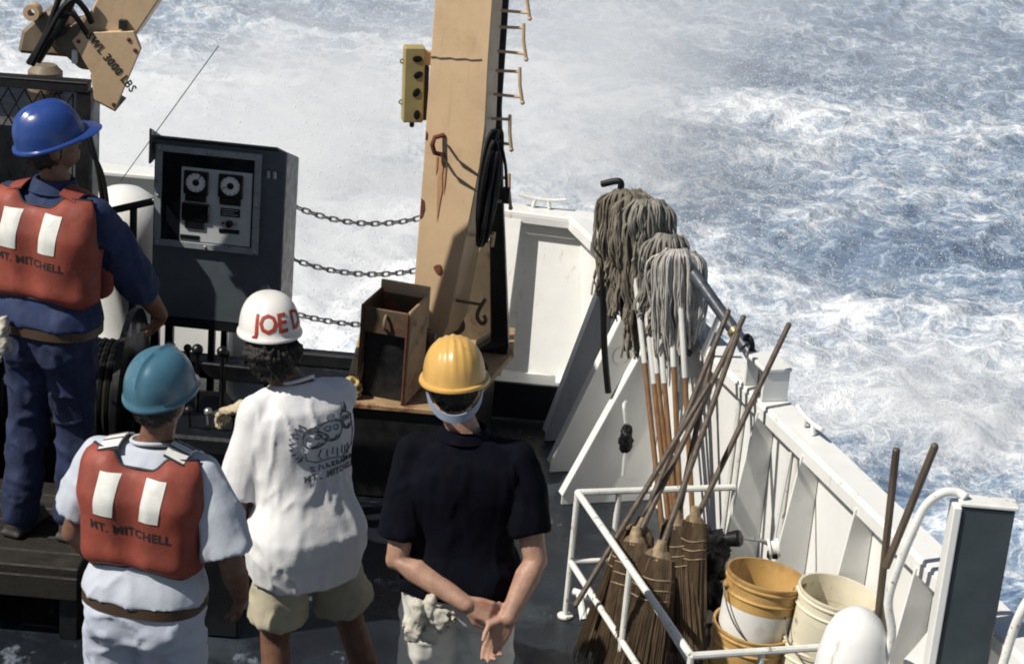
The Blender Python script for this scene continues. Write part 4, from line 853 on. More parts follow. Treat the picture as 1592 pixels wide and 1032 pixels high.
for a in ((.80, .815, 8.62, 8.86), (.985, 1.0, 8.62, 8.86), (.815, .985, 8.62, 8.635), (.815, .985, 8.845, 8.86)):
    mb = MB(); mb.box(a[0], a[1], a[2], a[3], .004, .24); obj('wall', mb, 'blue_plastic', tb, smooth=0, bevel=.003)
mb = MB(); mb.box(.815, .985, 8.635, 8.845, .006, .02); obj('floor', mb, 'blue_plastic', tb, smooth=0)
mb = MB()
for k in range(9): mb.ball((.93 + .05 * sin(k * 2.1), 8.36 + .06 * cos(k * 1.7), .12 + .035 * k), (.075 - .003 * k, .07, .06))
me = remesh(mb, .014, 3); folds(me, .02, (14, 14, 20), 3); o = link_mesh('rubbish_sack', me, 'black_rubber'); tag(o, 'black plastic sack slumped behind the broom heads', 'sack')
# hanging brush
t = thing('hanging_brush', 'black brush with white ends hanging from a stiffener by the mop handles', 'brush', (.59, 9.42, .2))
mb = MB(); mb.tube(spline([(.575, 9.50, .565), (.565, 9.45, .57), (.572, 9.44, .53), (.585, 9.44, .47)], 4), .009, 8); obj('hook', mb, 'white_pipe', t)
mb = MB(); mb.ball((.592, 9.44, .40), (.032, .03, .075)); mb.tube([(.585, 9.44, .48), (.59, 9.44, .40)], [.008, .022], 10); me = remesh(mb, .006, 2); folds(me, .008, (60, 60, 20), 9)
o = link_mesh('bristles', me, 'black_rubber', t); o.location = -V((.59, 9.42, .2))
mb = MB(); mb.tube([(.596, 9.44, .33), (.598, 9.44, .21)], .011, 10); obj('handle', mb, 'mop_sleeve', t)
# black hose and nozzle pole
mb = MB(); mb.tube(spline([(.36, 9.63, 1.60), (.44, 9.60, 1.63), (.445, 9.60, 1.58), (.405, 9.60, 1.52), (.385, 9.60, 1.42), (.39, 9.60, 1.28), (.42, 9.58, 1.05), (.45, 9.57, .8), (.49, 9.57, .58)], 6), .016, 10); o = obj('black_hose', mb, 'black_rubber', base=(.49, 9.57, .58)); tag(o, 'thick black hose looped up and hanging beside the shaggy mops', 'hose')
mb = MB(); mb.tube([(.43, 9.61, 1.42), (.445, 9.60, 1.2), (.47, 9.60, .95)], .010, 8); o = obj('black_strap', mb, 'black_rubber', base=(.47, 9.60, .95)); tag(o, 'thin black line hanging between the black hose and the mop heads', 'line')
nz = thing('fire_nozzle', 'dark nozzle pole pointing down past the pale mop over the side rail', 'nozzle', (.9, 8.85, 1.25))
a, b_ = V((.785, 9.02, 1.40)), V((1.065, 8.70, 1.135)); d = (b_ - a).normalized()
mb = MB(); mb.tube([a, a.lerp(b_, .8)], .028, 14); obj('barrel', mb, 'nozzle_paint', nz)
mb = MB(); mb.tube([a.lerp(b_, .66), a.lerp(b_, .70)], .034, 14); obj('collar', mb, 'brass', nz)
mb = MB(); mb.tube([a.lerp(b_, .8), a.lerp(b_, .86), a.lerp(b_, .88), a.lerp(b_, 1.0)], [.030, .036, .026, .033], 14); obj('tip', mb, 'nozzle_paint', nz)
mb = MB(); mb.tube(spline([a.lerp(b_, .82), a.lerp(b_, .85) + V((0, -.03, .06)), a.lerp(b_, .93) + V((0, -.03, .06)), a.lerp(b_, .96)], 5), .011, 8); obj('handle', mb, 'black_rubber', nz)
mb = MB(); mb.tube([a.lerp(b_, .45), V((.86, 8.93, 1.05))], .012, 8); obj('clip', mb, 'steel', nz)

# ------------------------------------------------------------ near right corner
def pole(a, b_, lab, m='pole_dark', r=.0145):
    mb = MB(); mb.tube([a, b_], r, 10); mb.ball(b_, r); o = obj('pole', mb, m, base=tuple(a)); tag(o, lab, 'pole')
pole((1.425, 6.92, .55), (1.38, 6.9, 1.50), 'upright wooden pole standing between the cream bucket and the white bent pipe')
pole((1.40, 6.86, 1.07), (1.50, 6.85, 1.55), 'leaning wooden pole resting on the side rail behind the white bent pipe')
lk_ = thing('screen_panel', 'tall narrow dark grey panel with a white frame edge beside the bent pipe', 'panel', (1.64, 6.42, 0))
mb = MB(); mb.box(1.525, 1.70, 6.40, 6.46, .004, 1.53); obj('body', mb, 'locker_grey', lk_, smooth=0, bevel=.006)
mb = MB(); mb.box(1.515, 1.710, 6.392, 6.468, 1.532, 1.547); obj('cap', mb, 'white_pipe', lk_, smooth=0, bevel=.004)
mb = MB(); mb.box(1.495, 1.523, 6.39, 6.47, .004, 1.529); obj('edge_strip', mb, 'white_paint', lk_, smooth=0, bevel=.004)
hp = thing('bent_handrail', 'white bent pipe handrail curving over to the grey panel', 'handrail', (1.36, 6.45, 0))
mb = MB(); mb.tube(spline([(1.32, 6.47, .0), (1.335, 6.47, .72), (1.355, 6.46, .86), (1.375, 6.46, 1.0), (1.345, 6.46, 1.13), (1.355, 6.46, 1.24), (1.385, 6.45, 1.40), (1.415, 6.45, 1.50), (1.46, 6.44, 1.555), (1.51, 6.44, 1.562), (1.535, 6.42, 1.555)], 6), .0155, 12); obj('pipe', mb, 'white_pipe', hp)
mb = MB(); mb.lathe([(.04, .004), (.04, .014), (.02, .02)], 14, M4.Translation((1.32, 6.47, 0))); obj('base_flange', mb, 'white_pipe', hp)
hp = thing('bent_handrail', 'white bent pipe handrail beyond the far side of the grey panel', 'handrail', (1.72, 6.2, 0))
mb = MB(); mb.tube(spline([(1.66, 6.2, .0), (1.67, 6.2, .8), (1.695, 6.2, 1.08), (1.715, 6.2, 1.24), (1.75, 6.2, 1.33), (1.82, 6.2, 1.36), (1.9, 6.2, 1.36)], 6), .0155, 12); obj('pipe', mb, 'white_pipe', hp)
mb = MB(); mb.tube([(1.9, 6.2, 1.36), (1.9, 6.2, .0)], .0155, 12); obj('rear_leg', mb, 'white_pipe', hp)
vn = thing('mushroom_vent', 'white mushroom-shaped deck vent in front of the buckets', 'vent', (1.25, 6.5, 0))
mb = MB(); mb.lathe([(.07, .004), (.07, .74)], 24, M4.Translation((1.262, 6.5, 0))); obj('stem', mb, 'white_paint', vn)
mb = MB(); mb.lathe([(.06, .74), (.125, .745), (.128, .82), (.120, .91), (.104, .985), (.080, 1.035), (.048, 1.063), (.02, 1.076), (.003, 1.078)], 32, M4.Translation((1.262, 6.5, 0))); obj('head', mb, 'white_paint', vn, smooth=50)
t = thing('bulwark_shelf', 'white horizontal bracket shelf on the bulwark beside the grey panel', 'shelf', (1.5, 6.6, .9))
def onb(y, inn_, z): return V((gx_in(y), y, z)) + INN * inn_
mb = MB(); mb.prism([onb(6.95, -.06, .80), onb(6.80, .10, .80), onb(6.72, .19, .80), onb(6.6, .22, .80), onb(6.30, .22, .80), onb(6.30, -.06, .80)], (0, 0, .02)); obj('plate', mb, 'white_paint', t, smooth=0, bevel=.004)
mb = MB(); mb.prism([onb(6.6, -.06, .45), onb(6.6, .20, .79), onb(6.6, -.06, .79)], SIDE * .012); obj('bracket', mb, 'white_paint', t, smooth=0)
# ------------------------------------------------------------ people
PROF = [(.80, .150, .105, .0), (.88, .178, .122, -.006), (.95, .178, .122, -.004), (1.04, .162, .108, .004), (1.12, .162, .108, .008), (1.22, .176, .116, .004), (1.32, .192, .122, -.004), (1.39, .190, .112, -.008), (1.44, .155, .088, -.008), (1.475, .105, .07, -.004), (1.50, .070, .064, .0)]
def prof(z):
    if z <= PROF[0][0]: return PROF[0][1:]
    for a, b_ in zip(PROF, PROF[1:]):
        if z <= b_[0]:
            t = (z - a[0]) / (b_[0] - a[0]); t = t * t * (3 - 2 * t) * .5 + t * .5
            return tuple(lerp(p, q, t) for p, q in zip(a[1:], b_[1:]))
    return PROF[-1][1:]
def spow(v, e): return math.copysign(abs(v) ** e, v)
def tors(th, z, grow=0., e=2.5, gd=None):
    hw, hd, yo = prof(z); g2 = grow if gd is None else gd
    return V(((hw + grow) * spow(sin(th), 2 / e), yo - (hd + g2) * spow(cos(th), 2 / e), z))
def make_bend(lean, z0=.95):
    def f(p):
        p = V(p); t = max(0, min(1, (p.z - (z0 - .12)) / .38)); a = lean * t * t * (3 - 2 * t)
        q = p - V((0, 0, z0)); return V((q.x, q.y * cos(a) + q.z * sin(a), q.z * cos(a) - q.y * sin(a))) + V((0, 0, z0))
    return f
def tor_rings(mb, zs, grow, B, shoulder=0., e=2.5):
    mb.ring([[B(tors(2 * pi * k / 28, z, grow(z) if callable(grow) else grow, e)) for k in range(28)] for z in zs])
def hand(mb, wrist, d, n, thumb, curl=.35, spread=.10, s=1.0, tcurl=.3, fcurl=None):
    """palm, four unequal bent fingers and a thumb; d finger direction, n palm side, thumb = +1/-1 side"""
    wrist = V(wrist); d = V(d).normalized(); n = V(n); n = (n - d * n.dot(d)).normalized(); w = d.cross(n) * thumb
    P = lambda a, b_, c: wrist + (d * a + w * b_ + n * c) * s
    for b_ in (-.030, -.010, .010, .030): mb.limb([(P(.0, b_ * .55, 0), .0155 * s), (P(.05, b_ * .9, .002), .0150 * s), (P(.088, b_, .002), .0125 * s)], 10)
    lens = {.030: (.042, .026, .020), .010: (.047, .030, .022), -.010: (.044, .028, .021), -.030: (.034, .022, .018)}
    for i, (b_, L) in enumerate(lens.items()):
        a = 0.; p = P(.086, b_, .002); c = (fcurl[i] if fcurl else curl) + .06 * (i - 1.5); prs = [(p, .0100 * s)]; sp = b_ * spread / .03
        for j, l in enumerate(L):
            a += c * (1.0 if j else .8); dd = (d * cos(a) + n * sin(a) + w * sp * .6).normalized(); p = p + dd * l * s; prs.append((p, (.0092, .0084, .0072)[j] * s))
        mb.limb(prs, 9)
    p = P(.022, .030, .006); dd = (d * .75 + w * .75 + n * .25).normalized(); p1 = p + dd * .038 * s; dd2 = (d * .95 + w * (.35 - tcurl) + n * (.3 + tcurl)).normalized(); p2 = p1 + dd2 * .032 * s; p3 = p2 + (dd2 + n * .15 - w * tcurl * .3).normalized() * .026 * s
    mb.limb([(P(.008, .018, .002), .015 * s), (p, .0145 * s), (p1, .0115 * s), (p2, .0100 * s), (p3, .0080 * s)], 9)
def mlink(name, me, material, parent): return link_mesh(name, me, material, parent)
def hat_pt(az, el, off=0., rx=.112, ry=.136, h=.148, ridges=()):
    """az 0 = back, + toward the wearer's right; el 0 rim .. pi/2 top"""
    c = max(0., cos(el)) ** .74; s_ = sin(el) ** .92 if el > 0 else 0.
    x = rx * c * sin(az); y = -ry * c * cos(az); z = h * s_
    for xi, wd, ht in ridges:
        if s_ > .0:
            q = math.exp(-((x - xi * (.55 + .45 * c)) / wd) ** 2) * min(1, max(0, (s_ - .12) / .3)); z += ht * q; y *= 1 + .02 * q; x *= 1 + .02 * q
    nrm = V((x / rx ** 2, y / ry ** 2, z / h ** 2 + .001)).normalized()
    return V((x, y + .008, z)) + nrm * off
def hard_hat(root, HM, material, ridges=(), visor=.05, lip=.014):
    mb = MB(); nu, nvv = 64, 20; rings = []
    def lipr(az, ext, dz):
        fr = max(0., -cos(az)) ** 3; p = hat_pt(az, 0.0); o = V((sin(az), -cos(az) * 1.0, 0)); return p + o * (lip * ext + visor * fr * ext) + V((0, 0, dz - .012 * fr * ext))
    az = [2 * pi * k / nu for k in range(nu)]
    rings.append([hat_pt(a, 0.02, -.004) + V((0, 0, -.002)) for a in az])
    rings.append([lipr(a, .95, -.007) for a in az]); rings.append([lipr(a, 1.05, -.002) for a in az]); rings.append([lipr(a, .9, .004) for a in az]); rings.append([lipr(a, .1, .008) for a in az])
    for j in range(1, nvv): rings.append([hat_pt(a, lerp(.08, pi / 2 - .02, j / (nvv - 1)), 0, ridges=ridges) for a in az])
    mb.ring(rings)
    for i, p in enumerate(mb.v): mb.v[i] = HM @ (p + V((0, 0, .178)))
    me = make_mesh('hard_hat', mb, 50); return mlink('hard_hat', me, material, root)
def strip(pts_a, pts_b, thick_n, name, material, root, th=.004):
    """thin band between two edge polylines, given real thickness along thick_n(i)"""
    mb = MB(); n = len(pts_a); rings = []
    for i in range(n):
        k = thick_n(i) * th; rings.append([pts_a[i], pts_b[i], pts_b[i] + k, pts_a[i] + k])
    mb.ring(rings); return mlink(name, make_mesh(name, mb, 40), material, root)

def person(label, loc, yaw, s=1.0, roll=0., lean=0., head=(0, 0, 0), head_shift=(0, 0), arms=(), feet=((-.11, .0), (.11, .02)), skin='skin_fair', hair='hair_brown', hair_big=0., voxel=.008,
           shirt='cloth_white', hem=.93, shirt_grow=.018, sleeve=.62, sleeve_r=(.080, .078), trousers='denim', leg_len='long', tr_grow=.012, seed=0, fold=.006, shorts_z=.5, collar=None):
    """arms: dict per side with elbow, wrist (root space), hand axes"""
    root = thing('person', label, 'person', loc); root.rotation_euler = (0, R(roll), R(yaw)); root.scale = (s, s, s)
    B = make_bend(R(lean))
    mb = MB(); tor_rings(mb, [z for z, *_ in PROF], -.004, B)
    nk = B((head_shift[0] * .3, .005, 1.50)); HM = M4.Translation(B((head_shift[0], .012 + head_shift[1], 1.515))) @ M4.Rotation(R(head[0]), 4, 'Z') @ M4.Rotation(R(head[2]), 4, 'Y') @ M4.Rotation(-R(head[1]), 4, 'X')
    hp_ = lambda x, y, z: HM @ V((x, y, z)); h3 = HM.to_3x3().to_4x4()
    mb.limb([(B((0, -.01, 1.44)), .066), (nk, .060), (hp_(0, -.012, .07), .056), (hp_(0, -.005, .13), .055)])
    mb.ball(hp_(0, -.008, .175), (.075, .094, .108), h3, 18, 14); mb.ball(hp_(0, .038, .115), (.058, .062, .075), h3, 14, 10); mb.ball(hp_(0, .075, .075), (.03, .026, .024), h3)
    mb.limb([(hp_(0, .085, .165), .010), (hp_(0, .108, .128), .015)], 10); mb.ball(hp_(0, .094, .093), (.026, .012, .010), h3)
    for sx in (-1, 1):
        mb.ball(hp_(.078 * sx, -.005, .145), (.012, .022, .034), h3); mb.ball(hp_(.030 * sx, .082, .172), (.022, .016, .010), h3)
    legs = []
    for i, (fx, fy) in enumerate(feet):
        hx = -.09 if i == 0 else .09
        kz = .49; kp = V((lerp(hx, fx, .55), fy * .5 + .03, kz)); an = V((fx, fy, .09)); hpv = V((hx, 0, .88)); legs.append((hpv, kp, an))
        mb.limb([(hpv, .088), (hpv.lerp(kp, .5), .076), (kp, .056), (kp.lerp(an, .35) + V((0, -.012, 0)), .056), (an, .036)])
        mb.limb([(an + V((0, -.03, -.045)), .036), (an + V((0, .12, -.06)), .028)])
    shs = []
    for i, a in enumerate(arms):
        sx = -1 if i == 0 else 1; sh = B(V((.185 * sx, -.005, 1.415)) + V(a.get('sh', (0, 0, 0)))); el, wr = V(a['elbow']), V(a['wrist']); shs.append((sh, el, wr))
        mb.limb([(sh, .058), (sh.lerp(el, .4), .052), (el, .044), (el.lerp(wr, .28), .0475), (el.lerp(wr, .7), .038), (wr, .031)]); mb.ball(el + (el - (sh + wr) / 2).normalized() * .012, .036)
        if not a.get('glove'): hand(mb, wr, a['d'], a['n'], a['thumb'], a.get('curl', .35), spread=a.get('spread', .10), s=a.get('hs', .97), tcurl=a.get('tcurl', .3), fcurl=a.get('fcurl'))
    body = mlink('body', remesh(mb, voxel, 2), skin, root)
    for i, a in enumerate(arms):
        if a.get('glove'):
            g = MB(); sh, el, wr = shs[i]; hand(g, wr, a['d'], a['n'], a['thumb'], a.get('curl', .35), s=1.12); dd = (wr - el).normalized(); g.limb([(wr - dd * .06, .040), (wr, .034)])
            gm = remesh(g, .007, 2); folds(gm, .004, (40, 40, 40), 4); mlink('work_glove', gm, 'glove', root)
    for sx in (-1, 1):
        e = MB(); e.ball(hp_(.030 * sx, .088, .160), .010); mlink('eye', make_mesh('eye', e, 60), 'dial_white', root)
    # hair
    mb = MB(); g = hair_big
    mb.ball(hp_(0, -.022, .165), (.082, .090, .100), h3, 18, 14)
    if g: mb.ball(hp_(0, -.045, .115), (.084 + g, .068 + g, .062), h3, 18, 14); mb.ball(hp_(0, -.050 - g * .3, .112 - g * .3), (.068 + g, .054 + g, .072 + g), h3)
    hm = remesh(mb, .007, 2); folds(hm, .006 + g * .25, (60, 60, 30), seed + 3); mlink('hair', hm, hair, root)
    # trousers or shorts
    mb = MB(); tor_rings(mb, [.80, .86, .90, .95, .985], (tr_grow + .004) if leg_len == 'long' else .0, B)
    for (hpv, kp, an), i in zip(legs, (0, 1)):
        if leg_len == 'long': mb.limb([(hpv + V((0, -.005, -.01)), .100 + tr_grow), (hpv.lerp(kp, .5), .088 + tr_grow), (kp, .072 + tr_grow), (kp.lerp(an, .5), .068 + tr_grow), (an + V((0, -.005, .005)), .066 + tr_grow)])
        else:
            t = (hpv.z - shorts_z) / (hpv.z - kp.z); e_ = hpv.lerp(kp, t); mb.limb([(hpv, .090), (hpv.lerp(e_, .55), .088 + tr_grow * .5)]); mb.tube([hpv.lerp(e_, .3), e_], [.090 + tr_grow * .5, .110 + tr_grow], 18)
    for sx in (-1, 1) if leg_len == 'long' else (): mb.ball(B((.078 * sx, -.070, .865)), (.098 + tr_grow * .5, .072 + tr_grow * .6, .115), None, 16, 10)
    tm_ = remesh(mb, .011, 3); folds(tm_, fold * 1.15, (7, 7, 8), seed + 11, lambda c: np.clip((.99 - c[:, 2]) * 12, 0, 1)); mlink('shorts' if leg_len == 'short' else 'trousers', tm_, trousers, root)
    # shirt
    mb = MB(); zs = [hem] + [z for z in (.88, .94, 1.0, 1.06, 1.12, 1.2, 1.28, 1.34, 1.39, 1.43, 1.46, 1.48, 1.492) if z > hem + .02]
    tor_rings(mb, zs, lambda z: (shirt_grow * (1.0 if z < 1.3 else max(.35, 1 - (z - 1.3) * 3.4)) + (.016 if z < 1.05 and shirt_grow > .02 else 0) + (.012 if hem < .8 and z < .95 else 0)), B)
    for i, (sh, el, wr) in enumerate(shs):
        sx = -1 if i == 0 else 1; cap = B((.115 * sx, -.004, 1.44)); a_s = arms[i].get('sleeve', sleeve)
        end = sh.lerp(el, min(1, a_s)); pts = [cap, sh, sh.lerp(end, .5), end]; rr = [.050, .070, sleeve_r[0], sleeve_r[1]]
        mb.limb([(cap, .052), (sh, .068)]); mb.tube([sh, sh.lerp(end, .45), end], [.068, sleeve_r[0], sleeve_r[1]], 18)
        if a_s > 1:
            e2 = el.lerp(wr, a_s - 1); mb.limb([(el, sleeve_r[1] * .95), (el.lerp(e2, .4), sleeve_r[1] * .9)]); mb.tube([el, e2], [sleeve_r[1] * .95, sleeve_r[1] * .86], 18)
    smh = remesh(mb, .010, 3); folds(smh, fold, (9, 9, 3.2), seed + 21, lambda c: np.clip((1.50 - c[:, 2]) * 9, .15, 1)); 
    n = len(smh.vertices)
    sobj = mlink('shirt', smh, shirt, root)
    # neckband
    mb = MB(); rr = .069
    mb.tube([B(V((rr * sin(a) * 1.02, -.004 - rr * cos(a), 1.497 - .012 * (-cos(a)) + .004 * sin(2 * a)))) for a in [2 * pi * k / 32 for k in range(32)]], .0075, 8, loop=True); mlink('neckband', make_mesh('neckband', mb, 60), shirt, root)
    # shoes
    for hpv, kp, an in legs:
        mb = MB(); mb.limb([(an + V((0, -.035, -.040)), .045), (an + V((0, .02, -.035)), .046), (an + V((0, .135, -.052)), .036)]); mb.box(an.x - .045, an.x + .045, an.y - .085, an.y + .17, 0.002, .025)
        mlink('shoe', remesh(mb, .011, 2), 'shoe', root)
    return dict(root=root, B=B, HM=HM, body=body, shirt=sobj, arms=shs)

def vest(P, z0=1.07, seed=1, th=.040, trim='vest_trim', wide=1.0):
    root, B = P['root'], P['B']; nu, nv = 56, 26
    def ztop(a):
        a = abs(a)
        if a < .34: t = max(0, (a - .10) / .24); return 1.437 + .045 * t * t * (3 - 2 * t)
        if a < 1.0: return 1.48
        t = min(1, (a - 1.0) / .5); return 1.48 - .19 * (t * t * (3 - 2 * t))
    def surf(a, z, off):
        zc = min(z, 1.335); hw, hd, yo = prof(zc); hw = max(hw, .176); hd = max(hd, .112)
        p = V(((hw + .020 + off) * spow(sin(a), 2 / 3.2) * wide, yo - (hd + .024 + off) * spow(cos(a), 2 / 3.2), z)); p.y += max(0, z - 1.335) * .34; return B(p)
    def thick(u, v):
        e = min(1 - abs(u), min(v, 1 - v) * 1.0); k = min(1, e / .10); k = k ** .5
        seam = 1 - .55 * math.exp(-(u / .045) ** 2) if True else 1
        return th * (.25 + .75 * k) * seam
    for nm, a0, a1 in (('vest_back_panel', -1.62, 1.62), ('vest_front_panel', 1.70, 3.02), ('vest_front_panel', -3.02, -1.70)):
        mb = MB(); back = nm == 'vest_back_panel'
        out = []; inn = []
        for j in range(nv + 1):
            v = j / nv; ro = []; ri = []
            for i in range(nu + 1):
                u = i / nu * 2 - 1; a = lerp(a0, a1, i / nu); zt = ztop(a) if back else (1.46 - .10 * abs(math.cos(a)) if abs(a) > 2.2 else 1.30)
                z = lerp(z0 + (.012 * cos(3 * a) if back else 0), zt, v); wv = .006 * mnoise.noise(V((a * 2.2, z * 7, seed)))
                ro.append(surf(a, z, thick(u, v) + wv)); ri.append(surf(a, z, .0))
            out.append(ro); inn.append(ri)
        w = nu + 1; o0 = len(mb.v)
        for r_ in out: mb.v += r_
        for r_ in inn: mb.v += r_
        N = (nv + 1) * w
        for j in range(nv):
            for i in range(nu):
                a = j * w + i; mb.f.append((a, a + 1, a + 1 + w, a + w)); mb.f.append((N + a, N + a + w, N + a + 1 + w, N + a + 1))
        for i in range(nu): mb.f.append((i + 1, i, N + i, N + i + 1)); k = nv * w + i; mb.f.append((k, k + 1, N + k + 1, N + k))
        for j in range(nv): k = j * w; mb.f.append((k, k + w, N + k + w, N + k)); k = j * w + nu; mb.f.append((k + w, k, N + k, N + k + w))
        mlink(nm, make_mesh(nm, mb, 60), 'vest_orange', root)
    # dark binding along the upper edge
    mb = MB(); mb.tube([surf(a, ztop(a) + .001, th * .14) for a in [lerp(-1.62, 1.62, k / 60) for k in range(61)]], .0055, 6); mlink('vest_binding', make_mesh('vest_binding', mb, 60), trim, root)
    mb = MB(); mb.tube([surf(a, z0 + .012 * cos(3 * a), th * .14) for a in [lerp(-1.62, 1.62, k / 60) for k in range(61)]], .005, 6); mlink('vest_binding', make_mesh('vest_binding', mb, 60), trim, root)
    def angle_of(x):     # back-panel angle whose x is x
        hw = (max(prof(1.3)[0], .176) + .020 + th) * wide; return math.copysign(math.asin(min(.999, (abs(x) / hw) ** 1.6)), x)
    bk = [c for c in root.children if c.name.startswith('vest_back_panel')][0].data
    bvh = BVHTree.FromPolygons([v.co for v in bk.vertices], [tuple(p.vertices) for p in bk.polygons])
    def place(x, z, off):
        a = angle_of(x); p0 = surf(a, z, th + .08); p1 = surf(a, z, 0); h = bvh.ray_cast(p0, (p1 - p0).normalized(), .2)
        n_ = (p0 - p1).normalized(); return (h[0] if h[0] is not None else surf(a, z, th)) + n_ * off
    return surf, place
def vest_marks(P, place, surf, xs_=(-.085, .085), zt=1.43, zb=1.285, w=.062, text='MT. MITCHELL', tz=1.245, slant=.012, tsize=.050):
    root = [c for c in P['root'].children if c.name.startswith('vest_back_panel')][0]
    for x in xs_:
        mb = MB(); nx1, nz1 = 8, 8; v0 = []; v1 = []
        for j in range(nz1 + 1):
            for i in range(nx1 + 1):
                z = lerp(zb, zt, j / nz1); xx = x + (i / nx1 - .5) * w + slant * (j / nz1 - .5); v0.append(place(xx, z, .003)); v1.append(place(xx, z, -.004))
        q = nx1 + 1; fs = []; N = len(v0)
        for j in range(nz1):
            for i in range(nx1): a = j * q + i; fs.append((a, a + 1, a + 1 + q, a + q)); fs.append((N + a, N + a + q, N + a + q + 1, N + a + 1))
        for i in range(nx1): fs.append((i + 1, i, N + i, N + i + 1)); k = nz1 * q + i; fs.append((k, k + 1, N + k + 1, N + k))
        for j in range(nz1): k = j * q; fs.append((k, k + q, N + k + q, N + k)); k = j * q + nx1; fs.append((k + q, k, N + k, N + k + q))
        mb.add(v0 + v1, fs); mlink('reflective_patch', make_mesh('reflective_patch', mb, 40), 'tape_white', root)
    vs_, fs = text_pts(text, tsize, 1.12, .0016)
    mb = MB(); mb.add([place(v.x * 1.0, tz + v.y - .05 * v.x, .0012) for v in vs_], fs); o = mlink('lettering', make_mesh('lettering', mb, 0), 'ink_black', root)
def shoulder_strap(P, sx, material, root, stripes=True):
    B = P['B']; pts = []
    for k in range(9):
        t = k / 8; y = lerp(-.105, .09, t); z = 1.478 + .030 * sin(pi * min(1, t * 1.1)) - .02 * t; pts.append(V((.118 * sx, y, z)))
    a = [B(p + V((-.035, 0, .012 * sx))) for p in pts]; b_ = [B(p + V((.035, 0, -.012 * sx))) for p in pts]
    strip(a, b_, lambda i: V((0, -.2, .98)), 'shoulder_strap', material, root, .008)
    if stripes:
        for t in (0, 2, 4, 6):
            q = [a[t] + V((0, 0, .007)), b_[t] + V((0, 0, .007))]; mb = MB(); mb.tube(q, .004, 6); mlink('strap_stripe', make_mesh('strap_stripe', mb, 60), 'vest_trim', root)

def inv(loc, yaw, s=1., roll=0.):
    m = (M4.Translation(loc) @ M4.Rotation(R(yaw), 4, 'Z') @ M4.Rotation(R(roll), 4, 'Y') @ M4.Scale(s, 4)).inverted(); return lambda p: m @ V(p)

# man in the navy polo shirt, hands clasped behind his back
nl = (-.085, 6.80, .004)
navy = person('man in navy polo shirt, yellow hard hat and white trousers, hands clasped behind his back', nl, 0, .975, roll=-1.5, lean=2, head=(4, 2, -4), head_shift=(-.045, 0),
    arms=(dict(elbow=(-.225, -.085, 1.035), wrist=(.035, -.205, .930), d=(.93, -.10, -.22), n=(.10, .88, -.35), thumb=-1, fcurl=(.55, .62, .66, .7), tcurl=.15, sleeve=.80, hs=1.0),
          dict(elbow=(.270, -.085, 1.065), wrist=(.185, -.205, .885), d=(-.46, -.16, -.86), n=(.25, -.80, .05), thumb=1, fcurl=(.42, .52, .6, .66), tcurl=.25, sleeve=.74, hs=1.02, spread=-.12)),
    feet=((-.13, .0), (.13, .05)), skin='skin_fair', hair='hair_black', voxel=.0058, shirt='cloth_navy', hem=.905, shirt_grow=.030, sleeve_r=(.082, .080), trousers='trouser_white', tr_grow=.026, seed=3)
nvh = hard_hat(navy['root'], navy['HM'], 'hat_yellow', ridges=((0., .010, .006), (-.034, .007, .004), (.034, .007, .004), (-.062, .006, .003), (.062, .006, .003)), visor=.04)
HM = navy['HM']
a = []; b_ = []
for k in range(25):
    t = k / 24; az = lerp(-1.55, 1.55, t); dip = .092 * sin(pi * t) ** .8; r1, r2 = .098, .118
    p = V((r1 * sin(az), -.006 - r2 * cos(az) * (1 - .04 * sin(pi * t)), .178 - dip)); a.append(HM @ p); b_.append(HM @ (p + V((0, .004, -.030))))
strip(a, b_, lambda i: (a[i] - HM @ V((0, -.006, .14))).normalized(), 'nape_strap', 'band_grey', nvh, .004)
mb = MB(); B = navy['B']; rings = []
for k in range(33):
    az = lerp(-2.85, 2.85, k / 32); up = .5 + .5 * cos(az)
    q = lambda r, z: B(V((-.012 + r * sin(az), -.002 - r * .98 * cos(az), z)))
    rings.append([q(.067, 1.488), q(.073, 1.520), q(.080, 1.522), q(.100, 1.482), q(.094, 1.478)])
mb.ring(rings); mlink('collar', make_mesh('collar', mb, 50), 'cloth_navy', navy['root'])

# man in the teal hat and orange vest
tl_ = (-1.165, 6.45, .004); f = inv(tl_, -12, .985)
teal = person('man in teal hard hat and orange life vest over a pale T-shirt', tl_, -12, .985, lean=3, head=(-14, -12, 0), head_shift=(.035, .0),
    arms=(dict(elbow=(-.285, .035, 1.10), wrist=(-.215, .20, .90), d=(.1, .55, -.8), n=(1, 0, .1), thumb=1, sleeve=.72),
          dict(elbow=(.315, -.005, 1.10), wrist=(.275, .20, .885), d=(-.1, .55, -.8), n=(-1, 0, .1), thumb=-1, sleeve=.85)),
    feet=((-.14, .0), (.13, .03)), skin='skin_tan', hair='hair_black', shirt='cloth_pale_blue', hem=.955, shirt_grow=.030, sleeve_r=(.092, .094), trousers='trouser_pale', tr_grow=.026, seed=8, fold=.007)
hard_hat(teal['root'], teal['HM'], 'hat_teal', ridges=((0., .007, .009),), visor=.02, lip=.006)
sf, plc = vest(teal, 1.075, 2, wide=.94); vest_marks(teal, plc, sf, xs_=(-.088, .074), zt=1.422, zb=1.275, w=.070, tz=1.212, tsize=.043)
for sx in (-1, 1): shoulder_strap(teal, sx, 'tape_white', teal['root'])
mb = MB(); mb.ring([[teal['B'](tors(2 * pi * k / 40, z, g)) for k in range(40)] for z, g in ((.955, .030), (.955, .038), (.920, .038), (.920, .030))] , caps=False); mlink('belt', make_mesh('belt', mb, 40), 'leather', teal['root'])

